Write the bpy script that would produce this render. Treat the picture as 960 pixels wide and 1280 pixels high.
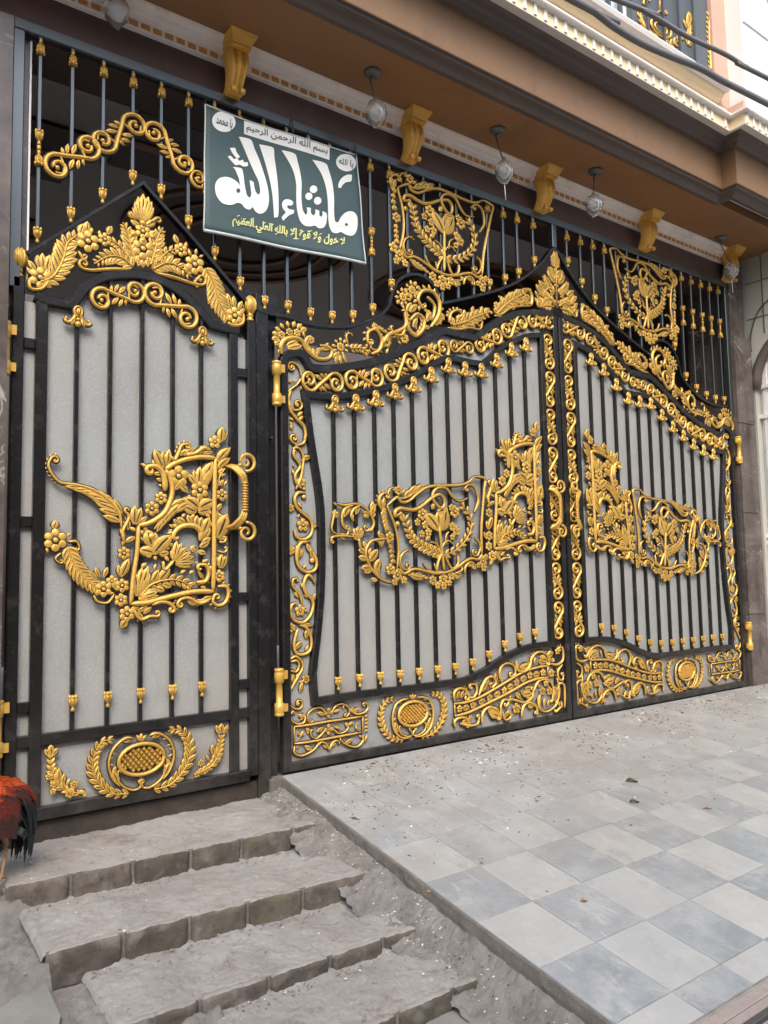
import bpy, math, random
from mathutils import Vector, Matrix, noise
rnd = random.Random(7)
R = math.radians
SC = bpy.context.scene
COL = SC.collection
for o in list(bpy.data.objects):
    bpy.data.objects.remove(o)

# ------------------------------------------------------------------ camera
# World: X runs right along the gate, Y into the house, Z up; the gate front is Y = 0.
YAW, PITCH, ROLL, FPX = R(35.858), R(4.565), R(-1.104), 958.1
CAMPOS = Vector((0.0, -3.7, 1.0536))
cf = Vector((math.sin(YAW) * math.cos(PITCH), math.cos(YAW) * math.cos(PITCH), math.sin(PITCH)))
cr0 = Vector((math.cos(YAW), -math.sin(YAW), 0))
cu0 = cr0.cross(cf)
cr = cr0 * math.cos(ROLL) + cu0 * math.sin(ROLL)
cu = -cr0 * math.sin(ROLL) + cu0 * math.cos(ROLL)
cam = bpy.data.cameras.new('camera')
camo = bpy.data.objects.new('camera', cam)
COL.objects.link(camo)
cam.sensor_fit = 'VERTICAL'
cam.sensor_height = 36
cam.lens = 36 * FPX / 1280
cam.clip_end = 2000
camo.matrix_world = Matrix(((cr.x, cu.x, -cf.x, CAMPOS.x), (cr.y, cu.y, -cf.y, CAMPOS.y), (cr.z, cu.z, -cf.z, CAMPOS.z), (0, 0, 0, 1)))
SC.camera = camo

# ------------------------------------------------------------------ sky and sun
SUN_EL, SUN_AZ = 48, 208     # azimuth clockwise from +Y
w = bpy.data.worlds.new('World')
SC.world = w
w.use_nodes = True
nt = w.node_tree
sky = nt.nodes.new('ShaderNodeTexSky')
sky.sky_type = 'NISHITA'
sky.sun_disc = False
sky.sun_elevation = R(SUN_EL)
sky.sun_rotation = R(SUN_AZ)
sky.dust_density = 4.5
sky.air_density = 1.3
bg = nt.nodes['Background']
bg.inputs[1].default_value = 0.145
nt.links.new(sky.outputs[0], bg.inputs[0])
sl = bpy.data.lights.new('sun', 'SUN')
sl.energy = 0.95
sl.angle = R(32)
sl.color = (1.0, .985, .962)
so = bpy.data.objects.new('sun', sl)
COL.objects.link(so)
sd = Vector((math.sin(R(SUN_AZ)) * math.cos(R(SUN_EL)), math.cos(R(SUN_AZ)) * math.cos(R(SUN_EL)), math.sin(R(SUN_EL))))
so.rotation_euler = (-sd).to_track_quat('-Z', 'Y').to_euler()
so.location = (0, -6, 8)
vs = SC.view_settings
vs.view_transform = 'Standard'
vs.look = 'None'
vs.exposure = 1.08
vs.gamma = 1


# ------------------------------------------------------------------ survey helpers: a point of the photo on a known plane of the place
def ray(x, y):
    return cf + (x - 480) / FPX * cr - (y - 640) / FPX * cu


def G(x, y, Y=0.0):
    v = ray(x, y)
    t = (Y - CAMPOS.y) / v.y
    return CAMPOS.x + t * v.x, CAMPOS.z + t * v.z


def GZ(x, y, z):
    v = ray(x, y)
    t = (z - CAMPOS.z) / v.z
    return CAMPOS.x + t * v.x, CAMPOS.y + t * v.y


def pxm(X, Z, Y=0):          # photo pixels per metre at a place
    d = (Vector((X, Y, Z)) - CAMPOS).dot(cf)
    return FPX / d


def P2(s):
    return [tuple(float(a) for a in q.split(',')) for q in s.split()]


# ------------------------------------------------------------------ materials
MATS = {}


def mat(name, col, rough=.5, metal=0., bump=0., bscale=60., var=0., vscale=6., var2=None, spec=.5, detail=6, objrand=0.):
    m = bpy.data.materials.new(name)
    m.use_nodes = True
    t = m.node_tree
    b = t.nodes['Principled BSDF']
    b.inputs['Roughness'].default_value = rough
    b.inputs['Metallic'].default_value = metal
    b.inputs['Specular IOR Level'].default_value = spec
    co = t.nodes.new('ShaderNodeTexCoord')
    geo = t.nodes.new('ShaderNodeNewGeometry')
    out = None
    if var or var2:
        n = t.nodes.new('ShaderNodeTexNoise')
        n.inputs['Scale'].default_value = vscale
        n.inputs['Detail'].default_value = detail
        n.inputs['Roughness'].default_value = .65
        t.links.new(geo.outputs['Position'], n.inputs['Vector'])
        r = t.nodes.new('ShaderNodeValToRGB')
        r.color_ramp.elements[0].position = .32
        r.color_ramp.elements[1].position = .68
        c2 = var2 or tuple(c * (1 - var) for c in col)
        r.color_ramp.elements[0].color = (*c2, 1)
        r.color_ramp.elements[1].color = (*col, 1)
        t.links.new(n.outputs['Fac'], r.inputs['Fac'])
        out = r.outputs['Color']
    if objrand:
        oi = t.nodes.new('ShaderNodeObjectInfo')
        mr = t.nodes.new('ShaderNodeMapRange')
        mr.inputs['To Min'].default_value = 1 - objrand
        mr.inputs['To Max'].default_value = 1 + objrand
        t.links.new(oi.outputs['Random'], mr.inputs['Value'])
        h = t.nodes.new('ShaderNodeHueSaturation')
        t.links.new(mr.outputs[0], h.inputs['Value'])
        if out:
            t.links.new(out, h.inputs['Color'])
        else:
            h.inputs['Color'].default_value = (*col, 1)
        out = h.outputs['Color']
    if out:
        t.links.new(out, b.inputs['Base Color'])
    else:
        b.inputs['Base Color'].default_value = (*col, 1)
    if bump:
        n = t.nodes.new('ShaderNodeTexNoise')
        n.inputs['Scale'].default_value = bscale * (.45 if rough > .8 else 1)
        n.inputs['Detail'].default_value = 12 if rough > .8 else 5
        n.inputs['Roughness'].default_value = .78 if rough > .8 else .5
        t.links.new(geo.outputs['Position'], n.inputs['Vector'])
        bp = t.nodes.new('ShaderNodeBump')
        bp.inputs['Strength'].default_value = bump
        bp.inputs['Distance'].default_value = .02 if rough > .8 else .01
        t.links.new(n.outputs['Fac'], bp.inputs['Height'])
        t.links.new(bp.outputs[0], b.inputs['Normal'])
    MATS[name] = m
    return m


def mixin(m, col, fac_builder):
    """lay a second colour over a material's base colour; fac_builder(tree, geo) returns a socket"""
    t = m.node_tree
    b = t.nodes['Principled BSDF']
    geo = t.nodes.new('ShaderNodeNewGeometry')
    mx = t.nodes.new('ShaderNodeMix')
    mx.data_type = 'RGBA'
    lk = b.inputs['Base Color'].links
    if lk:
        t.links.new(lk[0].from_socket, mx.inputs[6])
    else:
        mx.inputs[6].default_value = b.inputs['Base Color'].default_value
    mx.inputs[7].default_value = (*col, 1)
    t.links.new(fac_builder(t, geo), mx.inputs[0])
    t.links.new(mx.outputs[2], b.inputs['Base Color'])


def noise_fac(scale, lo, hi, amount=1., detail=6, rough=.6, stretch=None, dist=0.):
    def f(t, geo):
        n = t.nodes.new('ShaderNodeTexNoise')
        n.inputs['Scale'].default_value = scale
        n.inputs['Detail'].default_value = detail
        n.inputs['Roughness'].default_value = rough
        n.inputs['Distortion'].default_value = dist
        src = geo.outputs['Position']
        if stretch:
            mp = t.nodes.new('ShaderNodeMapping')
            mp.inputs['Scale'].default_value = stretch
            t.links.new(src, mp.inputs[0])
            src = mp.outputs[0]
        t.links.new(src, n.inputs['Vector'])
        r = t.nodes.new('ShaderNodeMapRange')
        r.inputs['From Min'].default_value = lo
        r.inputs['From Max'].default_value = hi
        r.inputs['To Max'].default_value = amount
        t.links.new(n.outputs['Fac'], r.inputs['Value'])
        return r.outputs[0]
    return f


def vein_fac(scale, width, amount=1.):
    def f(t, geo):
        n = t.nodes.new('ShaderNodeTexNoise')
        n.inputs['Scale'].default_value = scale
        n.inputs['Detail'].default_value = 5
        n.inputs['Distortion'].default_value = 1.2
        t.links.new(geo.outputs['Position'], n.inputs['Vector'])
        a = t.nodes.new('ShaderNodeMath'); a.operation = 'SUBTRACT'; a.inputs[1].default_value = .5
        t.links.new(n.outputs['Fac'], a.inputs[0])
        ab = t.nodes.new('ShaderNodeMath'); ab.operation = 'ABSOLUTE'
        t.links.new(a.outputs[0], ab.inputs[0])
        r = t.nodes.new('ShaderNodeMapRange')
        r.inputs['From Min'].default_value = width
        r.inputs['From Max'].default_value = 0
        r.inputs['To Max'].default_value = amount
        t.links.new(ab.outputs[0], r.inputs['Value'])
        n2 = t.nodes.new('ShaderNodeTexNoise'); n2.inputs['Scale'].default_value = scale * .6
        t.links.new(geo.outputs['Position'], n2.inputs['Vector'])
        r2 = t.nodes.new('ShaderNodeMapRange'); r2.inputs['From Min'].default_value = .5; r2.inputs['From Max'].default_value = .6
        t.links.new(n2.outputs['Fac'], r2.inputs['Value'])
        mu = t.nodes.new('ShaderNodeMath'); mu.operation = 'MULTIPLY'
        t.links.new(r.outputs[0], mu.inputs[0]); t.links.new(r2.outputs[0], mu.inputs[1])
        return mu.outputs[0]
    return f


GOLD = mat('gold_paint', (.76, .465, .10), .40, .42, .25, 300, var=.30, vscale=60, objrand=.12)
mixin(GOLD, (.20, .11, .03), noise_fac(150, .56, .70, .75, 6, .7))
GOLD2 = mat('gold_enamel', (.68, .42, .085), .32, .25, .06, 90, var=.15, vscale=20)
ANTIQ = mat('antique_black', (.030, .019, .010), .5, .1)
BLACK = mat('black_enamel', (.019, .018, .019), .25, .28, .10, 300, var=.35, vscale=14)
mixin(BLACK, (.12, .11, .10), noise_fac(9, .54, .76, .55, 8, .7))
mixin(BLACK, (.10, .055, .03), noise_fac(23, .64, .76, .5, 7, .7))
BLACKT = mat('sky_sheen_enamel_transom', (.125, .142, .152), .30, .80, .05, 260)  # paler, bluish copy of the black enamel; sky sheen put into its colour
SHEET = mat('frosted_sheet', (.325, .355, .355), .36, 0, .35, 210, var=.16, vscale=1.6, var2=(.28, .285, .28))
mixin(SHEET, (.44, .47, .48), noise_fac(120, .52, .62, .35, 4))
mixin(SHEET, (.20, .19, .175), noise_fac(3.5, .56, .74, .4, 8, .7, (1, 1, .30)))
mixin(SHEET, (.37, .345, .325), noise_fac(.9, .42, .62, .5, 3, .5))
mixin(SHEET, (.17, .16, .15), noise_fac(14, .58, .72, .4, 8, .7, (1, 1, .12)))


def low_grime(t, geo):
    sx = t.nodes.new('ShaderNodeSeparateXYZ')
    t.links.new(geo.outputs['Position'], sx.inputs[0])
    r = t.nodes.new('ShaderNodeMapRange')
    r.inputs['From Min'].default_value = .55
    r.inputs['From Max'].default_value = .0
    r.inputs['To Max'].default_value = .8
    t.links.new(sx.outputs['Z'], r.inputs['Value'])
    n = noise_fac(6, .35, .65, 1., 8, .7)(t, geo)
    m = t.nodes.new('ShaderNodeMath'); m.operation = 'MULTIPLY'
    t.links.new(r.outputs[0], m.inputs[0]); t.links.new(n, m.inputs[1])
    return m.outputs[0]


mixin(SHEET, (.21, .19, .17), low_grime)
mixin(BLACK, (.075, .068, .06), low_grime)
MARB = mat('brown_marble', (.15, .128, .12), .16, 0, .03, 20, var=.5, vscale=3.5, var2=(.055, .043, .038))
mixin(MARB, (.50, .47, .44), vein_fac(2.4, .010, .75))
mixin(MARB, (.42, .38, .34), vein_fac(6.5, .008, .5))
SOFF = mat('ochre_soffit_paint', (.30, .152, .068), .6, 0, .1, 30, var=.10, vscale=2)
FASC = mat('tan_fascia_paint', (.235, .135, .070), .55, 0, .1, 30, var=.12, vscale=2)
MARO = mat('maroon_beam_paint', (.095, .055, .048), .5, 0, .1, 40, var=.15, vscale=3)
TRIM = mat('dark_trim_paint', (.125, .095, .085), .5, 0, .1, 40, var=.12, vscale=3)
mixin(FASC, (.12, .08, .056), noise_fac(3, .52, .72, .6, 9, .7, (1, 1, .35)))
mixin(SOFF, (.16, .085, .045), noise_fac(1.6, .52, .72, .6, 9, .7))
mixin(SOFF, (.33, .22, .15), noise_fac(7, .62, .74, .35, 8, .7))
mixin(MARO, (.15, .11, .10), noise_fac(3, .52, .72, .5, 9, .7, (1, 1, .3)))
mixin(TRIM, (.14, .125, .12), noise_fac(5, .55, .72, .5, 9, .7))
CORN = mat('cream_cornice_plaster', (.93, .86, .80), .6, 0, .15, 40, var=.14, vscale=5)
ORNG = mat('ochre_dentil_paint', (.62, .30, .07), .55, 0, .1, 50, var=.2, vscale=20)
mixin(CORN, (.48, .43, .38), noise_fac(5, .55, .72, .6, 9, .7, (1, 1, .4)))
WHIT = mat('white_cornice_paint', (.78, .76, .74), .5, 0, .08, 40, var=.06, vscale=4)
CREM = mat('yellow_dentil_paint', (.88, .72, .46), .5, 0, .08, 40, var=.08, vscale=4)
PINK = mat('rose_wall_paint', (.55, .36, .28), .6, 0, .08, 40, var=.08, vscale=3)
OCHR = mat('ochre_corbel_paint', (.80, .44, .085), .42, .05, .12, 60, var=.22, vscale=18)
CEME = mat('step_cement', (.325, .315, .302), .88, 0, .7, 55, var=.3, vscale=4.2, var2=(.235, .225, .214), detail=10)
mixin(CEME, (.34, .335, .325), noise_fac(2.6, .50, .64, .65, 9, .7))
mixin(CEME, (.10, .085, .075), noise_fac(34, .60, .72, .6, 7))
mixin(CEME, (.115, .10, .09), noise_fac(6, .55, .68, .65, 10, .8))
mixin(CEME, (.22, .16, .13), noise_fac(1.5, .57, .7, .35, 8))
BRIK = mat('weathered_brick', (.135, .113, .098), .92, 0, .7, 45, var=.5, vscale=14, var2=(.06, .054, .046), objrand=.22, detail=9)
mixin(BRIK, (.20, .185, .17), noise_fac(11, .52, .66, .7, 8))
mixin(BRIK, (.05, .045, .04), noise_fac(30, .60, .70, .6, 6))
mixin(BRIK, (.10, .105, .06), noise_fac(6, .56, .68, .6, 8))
MORT = mat('mortar_rubble', (.30, .29, .278), .93, 0, 1.0, 70, var=.4, vscale=14, var2=(.175, .165, .155), detail=10)
mixin(MORT, (.30, .29, .28), noise_fac(24, .58, .68, .6, 6))
mixin(MORT, (.07, .062, .055), noise_fac(12, .57, .68, .6, 9, .75))
SLAB = mat('grey_green_stone', (.21, .218, .205), .75, 0, .3, 30, var=.3, vscale=8)
STRT = mat('street_concrete', (.22, .21, .20), .9, 0, .4, 30, var=.3, vscale=2, detail=9)
TLIT = mat('pale_marble_tile', (.41, .428, .422), .42, 0, .06, 25, var=.14, vscale=7, objrand=.05)
TDRK = mat('blue_grey_marble_tile', (.225, .268, .30), .40, 0, .06, 25, var=.22, vscale=7, objrand=.07)


def dust_fac(t, geo):
    """dust trodden on the tiles: thick by the gate sill, thinner down the ramp"""
    sx = t.nodes.new('ShaderNodeSeparateXYZ')
    t.links.new(geo.outputs['Position'], sx.inputs[0])
    r = t.nodes.new('ShaderNodeMapRange')
    r.inputs['From Min'].default_value = -2.0
    r.inputs['From Max'].default_value = -.75
    r.inputs['To Min'].default_value = .22
    r.inputs['To Max'].default_value = 1.0
    t.links.new(sx.outputs['Y'], r.inputs['Value'])
    n = noise_fac(3.0, .18, .52, 1., 9, .65)(t, geo)
    m = t.nodes.new('ShaderNodeMath'); m.operation = 'MULTIPLY'
    t.links.new(r.outputs[0], m.inputs[0]); t.links.new(n, m.inputs[1])
    return m.outputs[0]


for M_ in (TLIT, TDRK):
    mixin(M_, (.52, .54, .55), vein_fac(5.0, .03, .25))
    mixin(M_, (.262, .262, .262), dust_fac)
    mixin(M_, (.315, .335, .35), noise_fac(2.0, .46, .60, .85, 9, .78))
    mixin(M_, (.41, .42, .425), noise_fac(5.5, .53, .64, .6, 9, .78))
    mixin(M_, (.46, .475, .48), noise_fac(9, .60, .66, .5, 9, .7, (1, .25, 1), 1.5))
    mixin(M_, (.215, .21, .205), noise_fac(6, .54, .66, .5, 10, .82))
    mixin(M_, (.20, .19, .18), noise_fac(16, .58, .72, .35, 9, .75))
    mixin(M_, (.26, .22, .19), noise_fac(11, .60, .74, .45, 8))
SOIL = mat('grout_and_dirt', (.30, .29, .275), .95, 0, .4, 60, var=.3, vscale=20)
EDGE = mat('ramp_edge_cement', (.20, .185, .17), .9, 0, .7, 40, var=.4, vscale=12)
PINKT = mat('pink_terrazzo', (.32, .28, .265), .6, 0, .1, 60, var=.2, vscale=30)
STEEL = mat('dull_steel', (.12, .12, .125), .45, .6)
NWALL = mat('neighbour_plaster', (.50, .50, .45), .7, 0, .1, 30, var=.15, vscale=3)
NMARB = mat('white_carved_door_paint', (.78, .77, .76), .5, 0, .1, 50, var=.12, vscale=12)
DARKW = mat('dark_ceiling_wood', (.045, .026, .018), .3, 0)
SILL = mat('sill_gap_shade', (.055, .042, .034), .8, 0, .5, 40, var=.5, vscale=10)  # dark tone paints in the shadow gap under the small door
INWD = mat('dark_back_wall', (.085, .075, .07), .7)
PFLR = mat('porch_floor_tile', (.55, .53, .50), .5)
CEIL = mat('grey_ceiling_plaster', (.78, .76, .74), .6, 0, 0, 1, var=.12, vscale=1)
WINE = mat('brown_ceiling_trim', (.42, .20, .09), .45)
INW = mat('dim_porch_wall', (.45, .42, .39), .7)
CABLE = mat('grey_cable_rubber', (.16, .16, .165), .55)
LAMPM = mat('lamp_bracket_metal', (.14, .15, .14), .5, .3)
WIRE = mat('thin_dark_wire', (.06, .05, .045), .5)
CLOTH = mat('teal_banner_cloth', (.056, .098, .110), .62, 0, .25, 9, var=.12, vscale=4)
BHEM = mat('pale_banner_hem', (.50, .55, .56), .6, 0, .2, 20)
INKW = mat('white_print', (.80, .82, .80), .6)
INKY = mat('yellow_print', (.72, .74, .30), .6)
INKK = mat('black_print', (.03, .05, .06), .6)
GLASSB = mat('pale_blue_glass', (.60, .68, .72), .12, 0)
DGREY = mat('balcony_dark_panel', (.10, .115, .12), .3, .2)
PVC = mat('white_edge_strip', (.85, .86, .86), .4)
RORG = mat('rooster_orange_feathers', (.62, .12, .014), .55, 0, .5, 120, var=.5, vscale=60, var2=(.30, .03, .008))
RRED = mat('rooster_red_feathers', (.20, .022, .012), .55, 0, .5, 120, var=.5, vscale=70, var2=(.12, .012, .008))
RBRN = mat('rooster_maroon_feathers', (.075, .016, .012), .55, 0, .5, 120, var=.6, vscale=80, var2=(.03, .01, .01))
RBLK = mat('rooster_black_feathers', (.010, .016, .018), .28, .25, .3, 120)
RLEG = mat('rooster_leg_skin', (.36, .22, .12), .6, 0, .4, 120, var=.3, vscale=50)
RCMB = mat('rooster_comb', (.5, .02, .02), .5)
LITT = mat('dry_husk_litter', (.16, .10, .06), .9, 0, .2, 90, var=.6, vscale=40, var2=(.05, .035, .025))
LITW = mat('white_paper_litter', (.65, .65, .64), .8)
PLAS = bpy.data.materials.new('clear_plastic_bag')
PLAS.use_nodes = True
pb = PLAS.node_tree.nodes['Principled BSDF']
pb.inputs['Base Color'].default_value = (.86, .88, .90, 1)
pb.inputs['Roughness'].default_value = .22
pb.inputs['Transmission Weight'].default_value = .88
pb.inputs['IOR'].default_value = 1.18


# ------------------------------------------------------------------ mesh builder
class MB:
    def __init__(s):
        s.v = []; s.f = []; s.m = []; s.s = []

    def add(s, v, f, m=0, smooth=False):
        n = len(s.v)
        s.v += [tuple(q) for q in v]
        for i, q in enumerate(f):
            s.f.append([k + n for k in q])
            s.m.append(m[i] if isinstance(m, (list, tuple)) else m)
            s.s.append(smooth[i] if isinstance(smooth, (list, tuple)) else smooth)

    def box(s, x0, x1, y0, y1, z0, z1, m=0, c=0.):
        if c <= 0:
            v = [(x, y, z) for z in (z0, z1) for y in (y0, y1) for x in (x0, x1)]
            s.add(v, [(0, 2, 3, 1), (4, 5, 7, 6), (0, 1, 5, 4), (2, 6, 7, 3), (0, 4, 6, 2), (1, 3, 7, 5)], m)
        else:      # chamfered front (min y) edges
            v = [(x0 + c, y0, z0 + c), (x1 - c, y0, z0 + c), (x1 - c, y0, z1 - c), (x0 + c, y0, z1 - c),
                 (x0, y0 + c, z0), (x1, y0 + c, z0), (x1, y0 + c, z1), (x0, y0 + c, z1),
                 (x0, y1, z0), (x1, y1, z0), (x1, y1, z1), (x0, y1, z1)]
            s.add(v, [(0, 1, 2, 3), (0, 4, 5, 1), (1, 5, 6, 2), (2, 6, 7, 3), (3, 7, 4, 0),
                      (4, 8, 9, 5), (5, 9, 10, 6), (6, 10, 11, 7), (7, 11, 8, 4), (11, 10, 9, 8)], m)

    def obj(s, name, mats, parent=None, smooth=None, loc=None, kind=None):
        me = bpy.data.meshes.new(name)
        me.from_pydata(s.v, [], s.f)
        for mm in (mats if isinstance(mats, (list, tuple)) else [mats]):
            me.materials.append(mm)
        me.polygons.foreach_set('material_index', s.m)
        me.polygons.foreach_set('use_smooth', s.s if smooth is None else [smooth] * len(s.f))
        me.update()
        return link(name, me, parent, loc, kind)


def link(name, me, parent=None, loc=None, kind=None):
    o = bpy.data.objects.new(name, me)
    COL.objects.link(o)
    if parent:
        o.parent = parent
    if loc:
        o.location = loc
    if kind:
        o['kind'] = kind
    return o


def thing(name, label, cat, loc=(0, 0, 0), group=None):
    o = bpy.data.objects.new(name, None)
    COL.objects.link(o)
    o.empty_display_size = .1
    o.location = loc
    tag(o, label, cat, group)
    return o


def tag(o, label, cat, group=None):
    o['label'] = label
    o['category'] = cat
    if group:
        o['group'] = group
    return o


def copy_tree(o, parent=None):
    c = o.copy()
    COL.objects.link(c)
    c.parent = parent
    for ch in list(o.children):
        copy_tree(ch, c)
    return c


def catmull(p, per=6):
    if len(p) < 3:
        return list(p)
    out = []
    q = [p[0]] + list(p) + [p[-1]]
    for i in range(1, len(q) - 2):
        a, b, c, d = q[i - 1], q[i], q[i + 1], q[i + 2]
        for k in range(per):
            t = k / per
            out.append(tuple(.5 * ((2 * b[j]) + (-a[j] + c[j]) * t + (2 * a[j] - 5 * b[j] + 4 * c[j] - d[j]) * t * t + (-a[j] + 3 * b[j] - 3 * c[j] + d[j]) * t ** 3) for j in range(len(b))))
    out.append(tuple(p[-1]))
    return out


def resample(p, step):
    d = [0]
    for a, b in zip(p, p[1:]):
        d.append(d[-1] + math.dist(a, b))
    n = max(2, int(round(d[-1] / step)) + 1)
    out = []; j = 0
    for i in range(n):
        t = d[-1] * i / (n - 1)
        while j < len(d) - 2 and d[j + 1] < t:
            j += 1
        u = (t - d[j]) / max(1e-9, d[j + 1] - d[j])
        out.append(tuple(a + (b - a) * u for a, b in zip(p[j], p[j + 1])))
    return out


def plen(p):
    return sum(math.dist(a, b) for a, b in zip(p, p[1:]))


def offset(p, d, closed=False):
    """polyline offset to its left by d, mitred"""
    n = len(p); out = []
    for i in range(n):
        if closed:
            a, b, c = p[i - 1], p[i], p[(i + 1) % n]
        else:
            a, b, c = p[max(0, i - 1)], p[i], p[min(n - 1, i + 1)]
        t1 = Vector(b) - Vector(a); t2 = Vector(c) - Vector(b)
        if t1.length < 1e-9: t1 = t2
        if t2.length < 1e-9: t2 = t1
        t1.normalize(); t2.normalize()
        n1 = Vector((-t1.y, t1.x)); n2 = Vector((-t2.y, t2.x))
        m = n1 + n2
        if m.length < 1e-6: m = n1
        m.normalize()
        k = 1 / max(.5, m.dot(n1))
        out.append((b[0] + m.x * d * k, b[1] + m.y * d * k))
    return out


def rail(mb, p, wd, y0, y1, closed=False, c=.004, m=0):
    """square section running along p (X,Z); wd is its width to the left of the path"""
    ps = [p, offset(p, wd * .12, closed), offset(p, wd * .88, closed), offset(p, wd, closed)]
    prof = [(0, y1), (0, y0 + c), (1, y0), (2, y0), (3, y0 + c), (3, y1)]
    n = len(p)
    v = [(ps[k][i][0], y, ps[k][i][1]) for i in range(n) for (k, y) in prof]
    f = []
    for i in range(n if closed else n - 1):
        j = (i + 1) % n
        for q in range(6):
            r = (q + 1) % 6
            f.append((i * 6 + q, j * 6 + q, j * 6 + r, i * 6 + r))
    if not closed:
        f.append(tuple(range(6)))
        f.append(tuple((n - 1) * 6 + q for q in range(5, -1, -1)))
    mb.add(v, f, m)


def tube(mb, p, r, m=0, n=8, caps=True):
    """round tube through 3-D points; r number or list"""
    N = len(p)
    v = []; f = []
    up = None
    for i in range(N):
        t = Vector(p[min(N - 1, i + 1)]) - Vector(p[max(0, i - 1)])
        t.normalize()
        if up is None:
            up = Vector((0, 0, 1)) if abs(t.z) < .9 else Vector((0, 1, 0))
        a = t.cross(up)
        if a.length < 1e-4:
            a = t.orthogonal()
        a.normalize(); b = a.cross(t); b.normalize(); up = b
        ri = r[i] if isinstance(r, (list, tuple)) else r
        for k in range(n):
            an = 2 * math.pi * k / n
            v.append(Vector(p[i]) + a * math.cos(an) * ri + b * math.sin(an) * ri)
    for i in range(N - 1):
        for k in range(n):
            f.append((i * n + k, i * n + (k + 1) % n, (i + 1) * n + (k + 1) % n, (i + 1) * n + k))
    if caps:
        f.append(tuple(range(n - 1, -1, -1)))
        f.append(tuple((N - 1) * n + k for k in range(n)))
    mb.add(v, f, m, True)


def lathe(mb, prof, c=(0, 0, 0), n=12, m=0, sx=1., sy=1.):
    v = []; f = []
    for (r, z) in prof:
        for k in range(n):
            a = 2 * math.pi * k / n
            v.append((c[0] + r * math.cos(a) * sx, c[1] + r * math.sin(a) * sy, c[2] + z))
    N = len(prof)
    for i in range(N - 1):
        for k in range(n):
            f.append((i * n + k, i * n + (k + 1) % n, (i + 1) * n + (k + 1) % n, (i + 1) * n + k))
    f.append(tuple(range(n - 1, -1, -1))); f.append(tuple((N - 1) * n + k for k in range(n)))
    mm = [m(prof[i // n][1]) if callable(m) else m for i in range((N - 1) * n)] + [m(prof[0][1]) if callable(m) else m, m(prof[-1][1]) if callable(m) else m]
    mb.add(v, f, mm, True)


# ------------------------------------------------------------------ cast ornament kit (X,Z relief, raised towards -Y)
RELIEF = [(-1.30, 0), (-1.22, .22), (-.98, .42), (-.52, .92), (0, 1), (.52, .92), (.98, .42), (1.22, .22), (1.30, 0)]
NR = 9


def relief_stroke(mb, p, ws, h, y0, lip=.0052):
    n = len(p)
    L = offset(p, 1.0)
    v = []; f = []; ms = []; sm = []
    for i in range(n):
        nx = L[i][0] - p[i][0]; nz = L[i][1] - p[i][1]
        q = math.hypot(nx, nz) or 1
        nx, nz = nx / q, nz / q
        hw = ws[i] / 2
        hh = h * min(1, .35 + .65 * ws[i] / max(ws))
        for (u, t) in RELIEF:
            q_ = u * hw if abs(u) < 1 else math.copysign(hw + lip * (abs(u) - 1) / .3, u)
            v.append((p[i][0] + nx * q_, y0 - hh * t, p[i][1] + nz * q_))
    for i in range(n - 1):
        for k in range(NR - 1):
            f.append((i * NR + k, i * NR + k + 1, (i + 1) * NR + k + 1, (i + 1) * NR + k))
            ms.append(1 if k in (0, 1, NR - 3, NR - 2) else 0)
            sm.append(k not in (0, 1, NR - 3, NR - 2))
    f.append(tuple(range(NR - 1, -1, -1))); ms.append(1); sm.append(False)
    f.append(tuple((n - 1) * NR + k for k in range(NR))); ms.append(1); sm.append(False)
    mb.add(v, f, ms, sm)


def leaf_geo(x0, z0, x1, z1, wr=.36, bend=0., y0=0., h=None, rows=6, ridges=True):
    L = math.hypot(x1 - x0, z1 - z0) or 1e-4
    ux, uz = (x1 - x0) / L, (z1 - z0) / L
    nx, nz = -uz, ux
    h = h or min(.018, L * .22)
    v = []; f = []; ms = []; sm = []
    if ridges:
        us = [(-1.42, 0), (-1.34, .2), (-.95, .42), (-.5, .97), (-.14, .76), (.14, .76), (.5, .97), (.95, .42), (1.34, .2), (1.42, 0)]
    else:
        us = [(-1.4, 0), (-.90, .42), (0, 1), (.90, .42), (1.4, 0)]
    K = len(us)
    ts = [0, .12, .32, .55, .8, 1] if rows == 6 else [0, .3, .65, 1]
    wf = {0: .28, .12: .6, .32: .95, .55: 1., .8: .68, 1: .06, .3: .9, .65: .95}
    for t in ts:
        wv = wf[t] * wr * L / 2 * 1.16
        off = bend * L * t * t
        px, pz = x0 + ux * L * t + nx * off, z0 + uz * L * t + nz * off
        hh = h * (.5 + .5 * math.sin(min(1, t * 1.3 + .15) * math.pi * .6)) * (1 if t < 1 else .55)
        for (u, q) in us:
            v.append((px + nx * u * wv, y0 - hh * q, pz + nz * u * wv))
    for i in range(len(ts) - 1):
        for k in range(K - 1):
            f.append((i * K + k, i * K + k + 1, (i + 1) * K + k + 1, (i + 1) * K + k))
            dark = k in (0, K - 2) or (ridges and (k in (1, K - 3) or (k == 4 and i in (1, 2, 3))))
            ms.append(1 if dark else 0); sm.append(not dark)
    return v, f, ms, sm


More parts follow.
